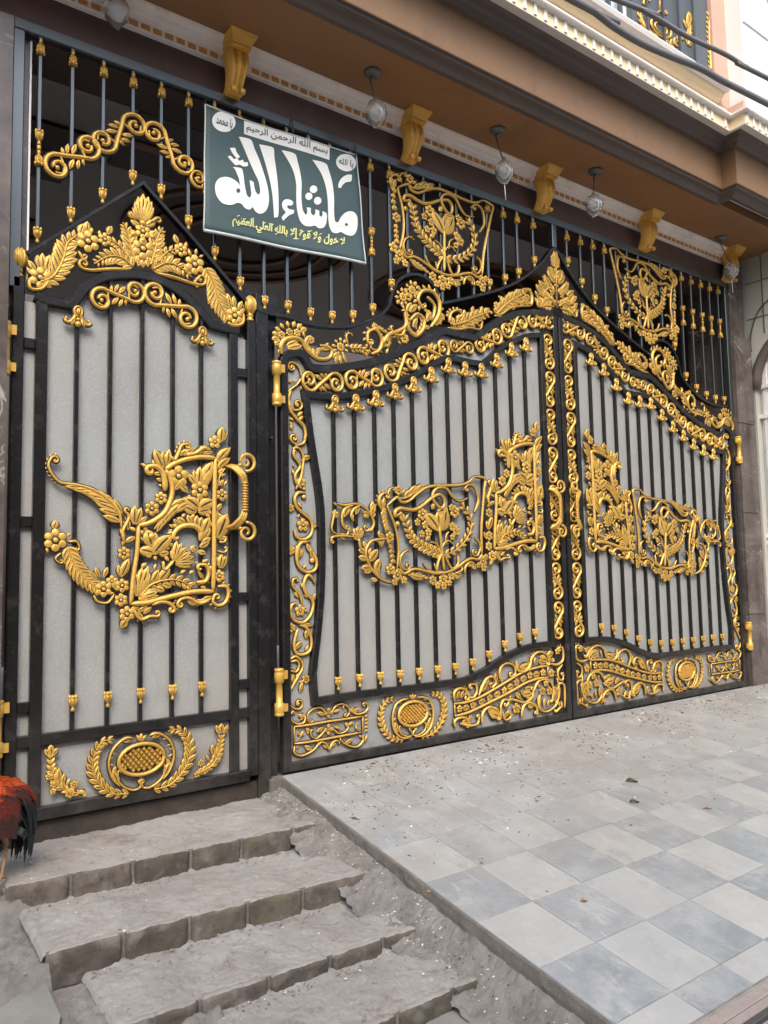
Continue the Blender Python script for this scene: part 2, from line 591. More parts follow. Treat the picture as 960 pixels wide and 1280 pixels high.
def flower_geo(cx, cz, r, n=5, rot=90., y0=0., h=None):
    h = h or min(.022, r * .55)
    v = []; f = []; ms = []; sm = []
    rp = r * (.40 if n <= 5 else .34)
    for k in range(n):
        a = R(rot) + 2 * math.pi * k / n
        px, pz = cx + math.cos(a) * r * .60, cz + math.sin(a) * r * .60
        b = len(v)
        S = 7
        for j in range(S):
            q = a + 2 * math.pi * j / S
            for (rr, t) in ((1.22, 0), (1.0, .45), (.66, .95)):
                v.append((px + math.cos(q) * rp * rr, y0 - h * t, pz + math.sin(q) * rp * rr))
        v.append((px - math.cos(a) * rp * .3, y0 - h * .72, pz - math.sin(a) * rp * .3))
        for j in range(S):
            j2 = (j + 1) % S
            f.append((b + j * 3, b + j2 * 3, b + j2 * 3 + 1, b + j * 3 + 1)); ms.append(1); sm.append(False)
            f.append((b + j * 3 + 1, b + j2 * 3 + 1, b + j2 * 3 + 2, b + j * 3 + 2)); ms.append(0); sm.append(True)
            f.append((b + j * 3 + 2, b + j2 * 3 + 2, b + S * 3)); ms.append(0); sm.append(True)
    # dark eye ring and bead
    b = len(v); S = 8
    for (rr, t) in ((.33, .3), (.33, .82), (.20, .86), (.20, 1.1)):
        for j in range(S):
            q = 2 * math.pi * j / S
            v.append((cx + math.cos(q) * r * rr, y0 - h * t, cz + math.sin(q) * r * rr))
    v.append((cx, y0 - h * 1.25, cz))
    for i in range(3):
        for j in range(S):
            j2 = (j + 1) % S
            f.append((b + i * S + j, b + i * S + j2, b + (i + 1) * S + j2, b + (i + 1) * S + j)); ms.append(1 if i < 2 else 0); sm.append(True)
    for j in range(S):
        f.append((b + 3 * S + j, b + 3 * S + (j + 1) % S, b + 4 * S)); ms.append(0); sm.append(True)
    return v, f, ms, sm


def bead_geo(cx, cz, r, y0=0., h=None):
    h = h or r * .9
    S = 8
    v = []; f = []; ms = []; sm = []
    for (rr, t) in ((1.3, 0), (1, .35), (.72, .8)):
        for j in range(S):
            q = 2 * math.pi * j / S
            v.append((cx + math.cos(q) * r * rr, y0 - h * t, cz + math.sin(q) * r * rr))
    v.append((cx, y0 - h, cz))
    for i in range(2):
        for j in range(S):
            j2 = (j + 1) % S
            f.append((i * S + j, i * S + j2, (i + 1) * S + j2, (i + 1) * S + j)); ms.append(1 if i == 0 else 0); sm.append(i > 0)
    for j in range(S):
        f.append((2 * S + j, 2 * S + (j + 1) % S, 3 * S)); ms.append(0); sm.append(True)
    return v, f, ms, sm


LEAFCACHE = {}
FLOWCACHE = {}


def unit_mesh(kind, key, make):
    if key not in LEAFCACHE:
        v, f, ms, sm = make()
        me = bpy.data.meshes.new(kind)
        me.from_pydata(v, [], f)
        me.materials.append(GOLD); me.materials.append(ANTIQ)
        me.polygons.foreach_set('material_index', ms)
        me.polygons.foreach_set('use_smooth', sm)
        me.update()
        LEAFCACHE[key] = me
    return LEAFCACHE[key]


class Orn:
    """one cast ornament; drawn in the coordinates of an enlarged view (ox,oy,scale) of the survey photo"""

    def __init__(s, name, parent, view, y0=.002, h=.020, post=None, big=10.0, base=None, wk=1.22):
        s.wk = wk
        s.name, s.parent, s.view, s.y0, s.h, s.post, s.big = name, parent, view, y0, h, post, big
        s.base = base or (parent.location.copy() if parent else Vector((0, 0, 0)))
        s.mb = MB()
        s.pending = []

    def m(s, x, y):
        ox, oy, k = s.view
        p = G(ox + x / k, oy + y / k)
        if s.post:
            a = s.post
            p = (a[0] * p[0] + a[1] * p[1] + a[2], a[3] * p[0] + a[4] * p[1] + a[5])
        return p

    def k(s, x, y):
        a, b = s.m(x, y), s.m(x, y + 4)
        return math.dist(a, b) / 4

    def S(s, pts, w0, w1=None, per=6, taper=(.45, .45), h=None, straight=False):
        q = P2(pts) if isinstance(pts, str) else pts
        kk = s.k(*q[len(q) // 2])
        p = [s.m(*a) for a in q]
        if not straight:
            p = catmull(p, per)
        n = len(p)
        w1 = w0 if w1 is None else w1
        ws = []
        for i in range(n):
            t = i / (n - 1)
            wv = (w0 + (w1 - w0) * t) * kk
            e = min(1, taper[0] + t * 6, taper[1] + (1 - t) * 6)
            ws.append(wv * e * s.wk)
        relief_stroke(s.mb, p, ws, h or min(s.h, max(ws) * .75 + .004), s.y0)
        return s

    def V(s, pts, w0, r, side, turns=1.2, w1=None, bead=True):
        """stroke ending in a volute of radius r (view px); side +1 curls to the left of travel"""
        q = P2(pts) if isinstance(pts, str) else pts
        kk = s.k(*q[-1])
        p = [s.m(*a) for a in q]
        p = catmull(p, 6) if len(p) > 2 else p
        t = Vector(p[-1]) - Vector(p[-2]); t.normalize()
        nn = Vector((-t.y, t.x)) * side
        rr = r * kk
        c = Vector(p[-1]) + nn * rr
        a0 = math.atan2(-nn.y, -nn.x)
        N = int(14 * turns)
        for i in range(1, N + 1):
            u = i / N
            a = a0 + side * u * turns * 2 * math.pi
            q2 = rr * (1 - u * .72)
            p.append((c.x + math.cos(a) * q2, c.y + math.sin(a) * q2))
        if s.wk > 1.23 or s.name == 'scroll_crest':
            m_ = len(p) - N
            q2_ = resample(p[:m_ + int(N * .35)], max(.012, 1.5 * w0 * kk))
            for i2 in range(1, len(q2_) - 1):
                d_ = Vector(q2_[i2 + 1]) - Vector(q2_[i2 - 1])
                a2 = math.atan2(d_.y, d_.x) - side * R(38)
                ll_ = w0 * kk * 1.9
                x_, z_ = q2_[i2]
                s.mb.add(*leaf_geo(x_, z_, x_ + math.cos(a2) * ll_, z_ + math.sin(a2) * ll_, .42, .15 * -side, s.y0 + .002, None, 4, False))
        w1 = w0 * .55 if w1 is None else w1
        n = len(p)
        ws = [(w0 + (w1 - w0) * i / (n - 1)) * kk * s.wk * min(1, .4 + i / n * 6) for i in range(n)]
        relief_stroke(s.mb, p, ws, min(s.h, max(ws) * .75 + .004), s.y0)
        if bead:
            s.mb.add(*bead_geo(c.x, c.y, rr * .30, s.y0))
        return s

    def L(s, pts, wr=.36, bend=0.):
        q = P2(pts) if isinstance(pts, str) else pts
        (x0, z0), (x1, z1) = s.m(*q[0]), s.m(*q[1])
        s._leaf(x0, z0, x1, z1, wr, bend)
        return s

    def _leaf(s, x0, z0, x1, z1, wr, bend):
        L = math.hypot(x1 - x0, z1 - z0)
        if L * pxm(x0, z0) >= s.big:
            b = round(bend * 4) / 4
            wr = wr * (s.wk / 1.22) ** .7
            wq = round(wr * 10) / 10
            me = unit_mesh('leaf', ('leaf', b, wq), lambda: leaf_geo(0, 0, 1, 0, wq, b, 0, .15))
            s.pending.append(('leaf', me, (x0, s.y0, z0), math.atan2(z1 - z0, x1 - x0), (L, min(1, .10 / max(L, .02)) * L if L > .1 else L, L)))
        else:
            s.mb.add(*leaf_geo(x0, z0, x1, z1, wr, bend, s.y0, None, 4, False))

    def F(s, x, y, r, n=5, rot=90):
        cx, cz = s.m(x, y)
        rr = r * s.k(x, y)
        if rr * 2 * pxm(cx, cz) >= s.big:
            me = unit_mesh('flower', ('flower', n), lambda: flower_geo(0, 0, 1, n, 90, 0, .5))
            s.pending.append(('flower', me, (cx, s.y0, cz), R(rot - 90), (rr, min(rr * .48, .026), rr)))
        else:
            s.mb.add(*flower_geo(cx, cz, rr, n, rot, s.y0))
        return s

    def B(s, x, y, r, h=None):
        cx, cz = s.m(x, y)
        rr = r * s.k(x, y)
        s.mb.add(*bead_geo(cx, cz, rr, s.y0, h or min(s.h, rr * .9)))
        return s

    def Fe(s, pts, n, l0, l1, ang=40, side='b', wr=.42, bend=0., w=5, stem=True, lm=None):
        """plume: leaves along a curve; l0..l1 (lm in the middle) leaf lengths in view px"""
        q = P2(pts) if isinstance(pts, str) else pts
        kk = s.k(*q[len(q) // 2])
        p = catmull([s.m(*a) for a in q], 8)
        if stem:
            N = len(p)
            relief_stroke(s.mb, p, [w * kk * (1.1 - .5 * i / N) for i in range(N)], min(s.h, w * kk + .004), s.y0)
        T = plen(p)
        pr = resample(p, T / (n))
        for i in range(len(pr) - 1):
            t = i / max(1, len(pr) - 2)
            if lm:
                ll = (l0 + (lm - l0) * t * 2 if t < .5 else lm + (l1 - lm) * (t * 2 - 1)) * kk
            else:
                ll = (l0 + (l1 - l0) * t) * kk
            d = Vector(pr[i + 1]) - Vector(pr[i]); d.normalize()
            for sg in ((1, -1) if side == 'b' else ((1,) if side == 'l' else (-1,))):
                a = math.atan2(d.y, d.x) + sg * R(ang)
                x0, z0 = pr[i]
                s._leaf(x0, z0, x0 + math.cos(a) * ll, z0 + math.sin(a) * ll, wr, bend * sg)
        return s

    def done(s, label=None):
        bx = s.base
        if not s.mb.v:
            s.mb.add(*bead_geo(s.pending[0][2][0], s.pending[0][2][2], .004, s.y0))
        s.mb.v = [(v[0] - bx.x, v[1] - bx.y, v[2] - bx.z) for v in s.mb.v]
        o = s.mb.obj(s.name, [GOLD, ANTIQ], s.parent)
        if label:
            o['label'] = label
        for (nm, me, loc, ang, sc) in s.pending:
            c = link(nm, me, o, (loc[0] - bx.x, loc[1] - bx.y, loc[2] - bx.z))
            c.rotation_euler = (0, -ang, 0)
            c.scale = sc
        return o


# the repeated double-scroll casting: volutes at x=.2 and x=.8, overall length 1
def scroll_geo():
    mb = MB()

    def sp(c, a0, sgn, turns, r0, r1, N=22):
        return [(c[0] + math.cos(a0 + sgn * u * turns * 2 * math.pi) * (r0 + (r1 - r0) * u), c[1] + math.sin(a0 + sgn * u * turns * 2 * math.pi) * (r0 + (r1 - r0) * u)) for u in [i / N for i in range(N + 1)]]
    A = sp((.2, 0), R(60), 1, 1.25, .19, .05)
    A.reverse()
    Bq = sp((.8, 0), R(240), 1, 1.25, .19, .05)
    mid = catmull([A[-1], (.42, .06), (.5, 0), (.58, -.06), Bq[0]], 4)[1:-1]
    p = A + mid + Bq
    n = len(p)
    ws = [.046 + .016 * math.sin(math.pi * i / (n - 1)) for i in range(n)]
    relief_stroke(mb, p, ws, .07, 0, .022)
    relief_stroke(mb, catmull([(.36, .13), (.30, -.02), (.2, -.10), (.12, -.03)], 5), [.03] * 16, .045, 0, .016)
    relief_stroke(mb, catmull([(.64, -.13), (.70, .02), (.8, .10), (.88, .03)], 5), [.03] * 16, .045, 0, .016)
    for (a, b, c, d) in ((.46, .07, .58, .17), (.52, .03, .68, .11), (.40, .07, .46, .18), (.54, -.07, .42, -.17), (.48, -.03, .32, -.11), (.60, -.07, .54, -.18)):
        mb.add(*leaf_geo(a, b, c, d, .36, .0, 0, .055, 4, True))
    mb.add(*bead_geo(.19, .0, .036, 0, .06)); mb.add(*bead_geo(.81, .0, .036, 0, .06))
    return mb


_s = scroll_geo()
SCROLL = bpy.data.meshes.new('scroll')
SCROLL.from_pydata(_s.v, [], _s.f)
SCROLL.materials.append(GOLD); SCROLL.materials.append(ANTIQ)
SCROLL.polygons.foreach_set('material_index', _s.m)
SCROLL.polygons.foreach_set('use_smooth', _s.s)
SCROLL.update()


def put_scroll(parent, c1, c2, flip=False, y0=.002, wid=1., base=None, name='scroll'):
    d = math.dist(c1, c2)
    sc = d / .6
    a = math.atan2(c2[1] - c1[1], c2[0] - c1[0])
    ux, uz = math.cos(a), math.sin(a)
    o = link(name, SCROLL, parent)
    b = base or parent.location
    o.location = (c1[0] - ux * .2 * sc - b.x, y0 - b.y, c1[1] - uz * .2 * sc - b.z)
    o.rotation_euler = (0, -a, 0)
    o.scale = (sc, sc * .9, (-1 if flip else 1) * sc * wid)
    return o


def shared(mbf, name, mats):
    mb = mbf()
    me = bpy.data.meshes.new(name)
    me.from_pydata(mb.v, [], mb.f)
    for q in mats:
        me.materials.append(q)
    me.polygons.foreach_set('material_index', mb.m)
    me.polygons.foreach_set('use_smooth', mb.s)
    me.update()
    return me


def _cup():          # tulip cup ending a bar, foot bead at z=0, mouth up, 0.09 high
    mb = MB()
    lathe(mb, [(.001, 0), (.008, .003), (.0095, .010), (.006, .017), (.005, .021), (.0105, .030), (.0155, .046), (.0165, .060), (.013, .068), (.0075, .074)], n=12)
    for k in range(6):
        a = k * math.pi / 3 + .3
        lathe(mb, [(.001, 0), (.0068, .004), (.0072, .010), (.004, .016), (.001, .018)], (math.cos(a) * .0155, math.sin(a) * .0155, .058), 7)
    for k in range(6):
        a = k * math.pi / 3 + .3
        c, s_ = math.cos(a), math.sin(a)
        tube(mb, [(c * .010, s_ * .010, .026), (c * .016, s_ * .016, .042), (c * .0175, s_ * .0175, .06)], [.002, .0035, .003], n=5)
    return mb


CUP = shared(_cup, 'bar_cup', [GOLD, ANTIQ])


def _collar():       # two cups foot to foot with beads between, centred at z=0, 0.19 high
    mb = MB()
    c = _cup()
    for sg in (1, -1):
        mb.add([(v[0], v[1], sg * (v[2] + .012)) for v in c.v], [list(q)[::sg] for q in c.f], list(c.m), list(c.s))
    lathe(mb, [(.001, -.014), (.009, -.010), (.010, 0), (.009, .010), (.001, .014)], n=10)
    return mb


COLLAR = shared(_collar, 'bar_collar', [GOLD, ANTIQ])


def _clip():         # trefoil clip on the bar tops; ring on top, two curled wings; about 0.115 wide
    mb = MB()
    ring = [(math.cos(a) * .018, .047 + math.sin(a) * .024) for a in [R(t) for t in range(-60, 271, 22)]]
    relief_stroke(mb, ring, [.011] * len(ring), .016, 0)
    mb.add(*leaf_geo(0, .062, 0, .028, .5, 0, -.002, .018))
    for sg in (1, -1):
        p = catmull([(sg * .010, .030), (sg * .022, .008), (sg * .040, -.010), (sg * .055, -.006), (sg * .056, .006)], 4)
        relief_stroke(mb, p, [.016, .016] + [.014] * (len(p) - 4) + [.009, .006], .014, 0)
        mb.add(*leaf_geo(sg * .016, .018, sg * .030, -.024, .42, 0, 0, .013))
        mb.add(*bead_geo(sg * .052, .010, .007, 0))
    mb.add(*bead_geo(0, -.014, .015, 0, .02))
    mb.add(*bead_geo(0, .008, .010, 0, .02))
    return mb


CLIP = shared(_clip, 'bar_clip', [GOLD, ANTIQ])


def _hinge():
    mb = MB()
    lathe(mb, [(.020, 0), (.026, .004), (.026, .012), (.023, .016), (.026, .022), (.026, .066), (.018, .070), (.018, .172), (.026, .176), (.026, .226), (.022, .232), (.026, .236), (.026, .246), (.018, .250)], n=18)
    mb.box(.018, .05, -.004, .006, .02, .06); mb.box(.018, .05, -.004, .006, .19, .235)
    return mb


HINGE = shared(_hinge, 'hinge', [GOLD2])


def bar(parent, X, z0, z1, b, w_=.019, y0=.004, y1=.026, mm=None):
    mb = MB()
    mb.box(X - w_ / 2 - b.x, X + w_ / 2 - b.x, y0 - b.y, y1 - b.y, z0 - b.z, z1 - b.z, c=.002)
    return mb.obj('bar', mm or BLACK, parent)


def sub(parent, me, name, X, Y, Z, b, flip=False, sc=1.):
    o = link(name, me, parent, (X - b.x, Y - b.y, Z - b.z))
    o.scale = (sc, sc, -sc if flip else sc)
    return o


def lerp_path(p, X):
    for a, b in zip(p, p[1:]):
        if min(a[0], b[0]) <= X <= max(a[0], b[0]) and a[0] != b[0]:
            return a[1] + (b[1] - a[1]) * (X - a[0]) / (b[0] - a[0])
    return p[-1][1] if abs(X - p[-1][0]) < abs(X - p[0][0]) else p[0][1]


def gp(view, s):
    ox, oy, k = view
    return [G(ox + a / k, oy + b / k) for a, b in P2(s)]


def gpx(s):
    return [G(a, b) for a, b in P2(s)]


def prism(mb, p, y0, y1, m=0):
    """flat sheet of outline p (X,Z) with thickness"""
    n = len(p)
    v = [(x, y0, z) for x, z in p] + [(x, y1, z) for x, z in p]
    f = [tuple(range(n - 1, -1, -1)), tuple(range(n, 2 * n))] + [(i, (i + 1) % n, n + (i + 1) % n, n + i) for i in range(n)]
    mb.add(v, f, m)


def off(mb, b):
    mb.v = [(v[0] - b.x, v[1] - b.y, v[2] - b.z) for v in mb.v]
    return mb
# ================================================================== THE HOUSE OVER THE GATE
XL, XR = -2.2, 5.64         # the canopy runs out of frame on the left and steps forward at XR
XE = 9.0                    # right end of the stepped-out bay
house = thing('house_front', 'ochre and brown house front with stepped canopy and dentil cornices above the black gate', 'building', (3, .1, 0))
HB = house.location


def sweep(name, prof, m, parent=house, jog=.12, x1=XE, xk=XR):
    """moulding with profile [(Y,Z)...] running along the front, stepping forward by jog at xk"""
    mb = MB()
    n = len(prof)
    if xk > 5: xk = 5.66 + prof[0][0] + .50
    st = [(XL, 0.), (xk, 0.), (xk, -jog), (x1, -jog)]
    v = []
    for si, (X, dy) in enumerate(st):
        for (Y, Z) in prof:
            # mitre: the return faces shift with depth so the profile turns the corner
            d = (prof[0][0] - Y)
            X2 = X - d if si in (1, 2) else X
            v.append((X2 - HB.x, Y + dy - HB.y, Z))
    f = []
    for s in range(3):
        for k in range(n - 1):
            f.append((s * n + k, s * n + k + 1, (s + 1) * n + k + 1, (s + 1) * n + k))
    mb.add(v, f)
    return mb.obj(name, m, parent)


# beam behind the gate head, hidden porch soffit
mb = MB()
mb.box(XL, 6.93, .035, .30, 3.60, 4.02)
off(mb, HB).obj('beam', MARO, house)
mb = MB()
mb.box(XL, 7.6, -.50, .30, 3.945, 4.02)
off(mb, HB).obj('soffit', SOFF, house)
# cream cornice with ochre blocks
prof = [(.034, 3.842), (.010, 3.844), (.006, 3.850), (.006, 3.888), (-.014, 3.891), (-.020, 3.903), (-.036, 3.909), (-.044, 3.924), (-.078, 3.934), (-.082, 3.944)]
mb = MB()
v = []
for X in (XL, 6.70):
    v += [(X - HB.x, Y - HB.y, Z) for Y, Z in prof]
n = len(prof)
mb.add(v, [(k, k + 1, n + k + 1, n + k) for k in range(n - 1)])
corn = mb.obj('cornice', CORN, house)
mb = MB(); mb.box(-.022, .022, -.003, .006, -.014, .014, c=.002)
bme = bpy.data.meshes.new('cornice_block'); bme.from_pydata(mb.v, [], mb.f); bme.materials.append(ORNG)
x = .05
while x < 6.7:
    if not any(abs(x - c) < .09 for c in (1.70, 2.91, 4.13, 5.36, 6.59)):
        link('cornice_block', bme, corn, (x - HB.x, .004 - HB.y, 3.869))
    x += .062
# stepped mouldings of the canopy edge
sweep('lower_moulding', [(-.470, 3.944), (-.505, 3.940), (-.525, 3.952), (-.545, 3.972), (-.575, 3.974), (-.585, 3.992), (-.600, 3.994)], TRIM)
sweep('fascia', [(-.598, 3.990), (-.600, 4.285)], FASC)
sweep('upper_moulding', [(-.598, 4.270), (-.625, 4.274), (-.640, 4.300), (-.665, 4.308), (-.680, 4.330), (-.705, 4.336), (-.707, 4.346)], TRIM)
sweep('eave_soffit', [(-.703, 4.340), (-.788, 4.306), (-.790, 4.313)], WHIT)
sweep('dentil_band', [(-.786, 4.311), (-.787, 4.312), (-.787, 4.396), (-.783, 4.398)], CREM)
sweep('eave_edge', [(-.783, 4.390), (-.822, 4.392), (-.828, 4.400), (-.828, 4.412), (-.77, 4.416)], WHIT)
mb = MB(); mb.box(-.012, .012, -.012, .002, -.048, .030, c=.002)
dme = bpy.data.meshes.new('dentil'); dme.from_pydata(mb.v, [], mb.f); dme.materials.append(WHIT)
x = 2.3; den = 0
while x < 8.6:
    jj = 0 if x < 5.36 else -.12
    if not (5.22 < x < 5.30):
        link('dentil', dme, house, (x - HB.x, -.785 + jj - HB.y, 4.366))
    x += .0885
sweep('balcony_wall', [(-.77, 4.41), (-.77, 4.50)], PINK)
sweep('balcony_cornice', [(-.765, 4.485), (-.785, 4.488), (-.80, 4.51), (-.825, 4.52), (-.835, 4.545)], CREM, x1=5.25, jog=0, xk=4.9)
sweep('balcony_ledge', [(-.830, 4.543), (-.870, 4.548), (-.880, 4.575), (-.860, 4.605), (-.60, 4.610)], WHIT, x1=5.27, jog=0, xk=4.9)
mb = MB()
mb.box(XL, 5.75, -.52, -.46, 4.0, 8.4)
mb.box(5.235, 5.47, -.772, -.5, 4.50, 8.4)
off(mb, HB).obj('upper_wall', PINK, house)
# stepped-out bay with pale glass panels edged in white
mb = MB(); mb.box(5.425, 9.0, -.892, -.5, 4.414, 8.4)
off(mb, HB).obj('bay', WHIT, house)
gi = 0
for z0 in [4.46, 4.80, 5.14, 5.48, 5.82, 6.16]:
    for x0 in [5.445, 5.83, 6.215, 6.60]:
        mb = MB(); mb.box(x0, x0 + .37, -.902, -.88, z0, z0 + .31, c=.004)
        off(mb, HB).obj('glass_panel', GLASSB, house)
# balcony opening: dark grille with gold medallion, pale glazing behind
mb = MB(); mb.box(3.0, 4.29, -.70, -.68, 4.61, 6.4)
off(mb, HB).obj('window_pane', GLASSB, house)
mb = MB(); mb.box(4.29, 5.234, -.745, -.58, 4.61, 6.4)
off(mb, HB).obj('dark_panel', DGREY, house)
for i in range(9):
    mb = MB(); X = 3.14 + i * .125
    mb.box(X, X + .026, -.76, -.735, 4.61, 5.6)
    off(mb, HB).obj('railing_bar', STEEL, house)
for i in range(4):
    mb = MB(); X = 4.42 + i * .19
    mb.box(X, X + .015, -.775, -.760, 4.61, 5.9)
    off(mb, HB).obj('railing_bar', STEEL, house)

# porch behind the gate, seen through the open grille
mb = MB(); mb.box(XL, 7.6, .30, 4.4, 3.90, 3.94)
pc = off(mb, HB).obj('porch_ceiling', CEIL, house)
mb = MB()
for (a, b, c, d) in ((.3, 6.9, .30, .62),):
    mb.box(a, b, c, d, 3.88, 3.905)
for cx, cy, rx, ry in ((2.75, 2.1, .95, .85), (5.2, 2.1, .95, .85)):
    for (r0, r1, zz, mi) in ((1., .0, 3.885, 0), (1.03, .97, 3.87, 1), (.80, .76, 3.87, 1), (.55, .50, 3.865, 1)):
        N = 40; v = []; f = []
        for k in range(N):
            a = 2 * math.pi * k / N
            for rr in (r0, r1):
                v.append((cx + math.cos(a) * rx * rr, cy + math.sin(a) * ry * rr, zz)); v.append((cx + math.cos(a) * rx * rr, cy + math.sin(a) * ry * rr, 3.905))
        for k in range(N):
            k2 = (k + 1) % N
            f += [(k * 4, k2 * 4, k2 * 4 + 2, k * 4 + 2), (k * 4 + 1, k2 * 4 + 1, k2 * 4, k * 4), (k * 4 + 2, k2 * 4 + 2, k2 * 4 + 3, k * 4 + 3)]
        mb.add(v, f, mi)
for (cx, cy) in ((.95, 1.55), (.95, 3.0), (1.75, 1.1)):
    for (hx, hy, zz, mi) in ((.30, .36, 3.875, 0), (.36, .04, 3.865, 1)):
        mb.box(cx - hx, cx + hx, cy - hy, cy + hy, zz, 3.906, mi)
off(mb, HB).obj('ceiling_moulding', [DARKW, WINE], house)
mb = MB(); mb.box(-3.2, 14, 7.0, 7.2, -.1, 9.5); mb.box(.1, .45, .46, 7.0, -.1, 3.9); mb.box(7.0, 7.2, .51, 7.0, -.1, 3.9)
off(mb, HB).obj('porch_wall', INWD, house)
mb = MB(); mb.box(.45, 7.0, .31, 7.0, -.15, -.03)
f0 = mb.obj('porch_floor', PFLR, None, kind='structure')

# gilt corbels under the soffit
def corbel(X, top=3.945, sc=1.):
    mb = MB()
    n = 22
    # body: fluted S-profile seen from the front; widths along height
    prof = []
    for i in range(n):
        t = i / (n - 1)
        z = -.055 - t * .235
        yy = -.036 - .034 * math.sin(t * math.pi * 1.05) + .044 * t ** 1.6 - (.02 if t > .93 else 0)
        wd = .052 - .012 * t + .006 * math.sin(t * math.pi * 2)
        prof.append((z, yy, wd))
    us = [-1, -.96, -.62, -.55, -.30, -.16, 0, .16, .30, .55, .62, .96, 1]
    dd = [.09, .0, -.004, .010, .012, -.004, -.010, -.004, .012, .010, -.004, .0, .09]
    v = []
    for (z, yy, wd) in prof:
        for u, d in zip(us, dd):
            v.append((u * wd, yy + d, z))
    K = len(us)
    f = [(i * K + k, i * K + k + 1, (i + 1) * K + k + 1, (i + 1) * K + k) for i in range(n - 1) for k in range(K - 1)]
    f.append(tuple((n - 1) * K + k for k in range(K)))
    mb.add(v, f, 0, True)
    for sg in (-1, 1):
        tube(mb, [(sg * .026 - .012, -.062 + .035, -.285), (sg * .026 + .012, -.062 + .035, -.285)], .016, n=8)
    # capital
    for (z0, z1, w0, w1, y0, y1) in ((-.006, 0, .078, .078, -.118, -.118), (-.018, -.006, .072, .078, -.110, -.118), (-.058, -.018, .052, .072, -.080, -.110), (-.068, -.058, .055, .052, -.084, -.080)):
        v = [(-w0, .09, z0), (w0, .09, z0), (w0, y0, z0), (-w0, y0, z0), (-w1, .09, z1), (w1, .09, z1), (w1, y1, z1), (-w1, y1, z1)]
        mb.add(v, [(0, 1, 2, 3), (4, 7, 6, 5), (3, 2, 6, 7), (0, 3, 7, 4), (1, 5, 6, 2)])
    mb.v = [(a * sc, b, c * sc) for a, b, c in mb.v]
    o = mb.obj('corbel', OCHR, house, loc=(X - HB.x, -.055 - HB.y, top))
    return o


for X in (.46, 1.70, 2.91, 4.13, 5.36, 6.60):
    corbel(X, 3.944, 1.0)

# marble piers
pierL = thing('marble_pillar', 'dark veined marble pillar at the left of the small door behind the rooster', 'pillar', (.2, 0, -.35))
mb = MB(); mb.box(-.6, .603, -.06, .45, -.35, 3.62); off(mb, pierL.location).obj('shaft', MARB, pierL)
mb = MB(); mb.box(-.6, .690, .048, .40, 2.3, 4.0); off(mb, pierL.location).obj('rear_slab', MARB, pierL)
mb = MB(); mb.box(.6915, .700, .040, .056, 2.40, 3.86); off(mb, pierL.location).obj('edge_strip', PVC, pierL)
pierR = thing('marble_pillar', 'brown veined marble pillar at the far right end of the gate', 'pillar', (6.75, 0, -.1))
mb = MB(); mb.box(6.622, 6.86, -.01, .42, -.1, 3.86); off(mb, pierR.location).obj('shaft', MARB, pierR)
for z0, z1 in ((-.1, .62), (.624, 1.53), (1.534, 2.35), (2.354, 3.16)):
    mb = MB(); mb.box(6.628, 6.915, -.035, .0, z0, z1, c=.004); off(mb, pierR.location).obj('facing_slab', MARB, pierR)

# neighbour's wall closing the right side
nb = thing('neighbour_wall', 'pale plastered side wall with dark arch and white carved door right of the gate', 'wall', (7.2, -1, -.35))
NB = nb.location
mb = MB()
# wall plane X = 6.94 with an arched opening from Y=-.05 to -1.5
N = 20
yc, ry, zs, rz = -.78, .74, 2.72, .62
pts_ = [(yc - ry * math.cos(math.pi * k / N), zs + rz * math.sin(math.pi * k / N)) for k in range(N + 1)]   # from Y=yc-ry .. yc+ry
v = []; f = []
for (y, z) in pts_:
    v += [(6.94, y, z), (6.94, y, 4.6), (7.10, y, z)]
for k in range(N):
    a, b = k * 3, (k + 1) * 3
    f += [(a, b, b + 1, a + 1), (a, a + 2, b + 2, b)]
mb.add(v, f)
mb.box(6.94, 7.2, yc + ry, .5, -.35, 4.6); mb.box(6.94, 7.2, -3.3, yc - ry, -.35, 4.6)
off(mb, NB).obj('wall', NWALL, nb)
mb = MB()
tube(mb, [(6.945, y, z - .02) for y, z in pts_], .045, n=6)
off(mb, NB).obj('arch_band', TRIM, nb)
mb = MB(); mb.box(7.03, 7.08, yc - ry, yc + ry, -.35, 3.40)
dr = off(mb, NB).obj('carved_door', NMARB, nb)
for i in range(16):
    mb = MB(); y = yc + ry - .06 - i * .095
    mb.box(7.00, 7.035, y - .022, y + .022, -.2, 2.95, c=.006); off(mb, NB).obj('door_slat', NMARB, dr)
for z in (.62, 1.25, 1.31, 2.42, 2.70):
    mb = MB(); mb.box(6.985, 7.04, yc - ry, yc + ry, z, z + .035, c=.006); off(mb, NB).obj('door_rail', NMARB, dr)
for i in range(7):
    a = math.pi * (i + .5) / 7
    mb = MB(); tube(mb, [(7.01, yc, 2.74), (7.0, yc - math.cos(a) * .62, 2.74 + math.sin(a) * .50)], .014, n=6); off(mb, NB).obj('fan_rib', NMARB, dr)
for yy in (-.16, -.52):
    mb = MB(); mb.box(6.932, 6.942, yy - .004, yy + .004, 3.2, 4.2); off(mb, NB).obj('wall_joint', TRIM, nb)
for zz in (3.36, 3.70):
    mb = MB(); mb.box(6.933, 6.943, -2.2, .0, zz, zz + .006); off(mb, NB).obj('wall_joint', TRIM, nb)
mb = MB()
tube(mb, catmull([(6.925, -.03, 3.05), (6.92, -.035, 3.2), (6.92, -.09, 3.36), (6.92, -.17, 3.46), (6.92, -.34, 3.55)], 6), .006, n=6)
o = mb.obj('wall_wire', WIRE)
tag(o, 'thin dark wire drooping over the pale wall above the white arch', 'wire')

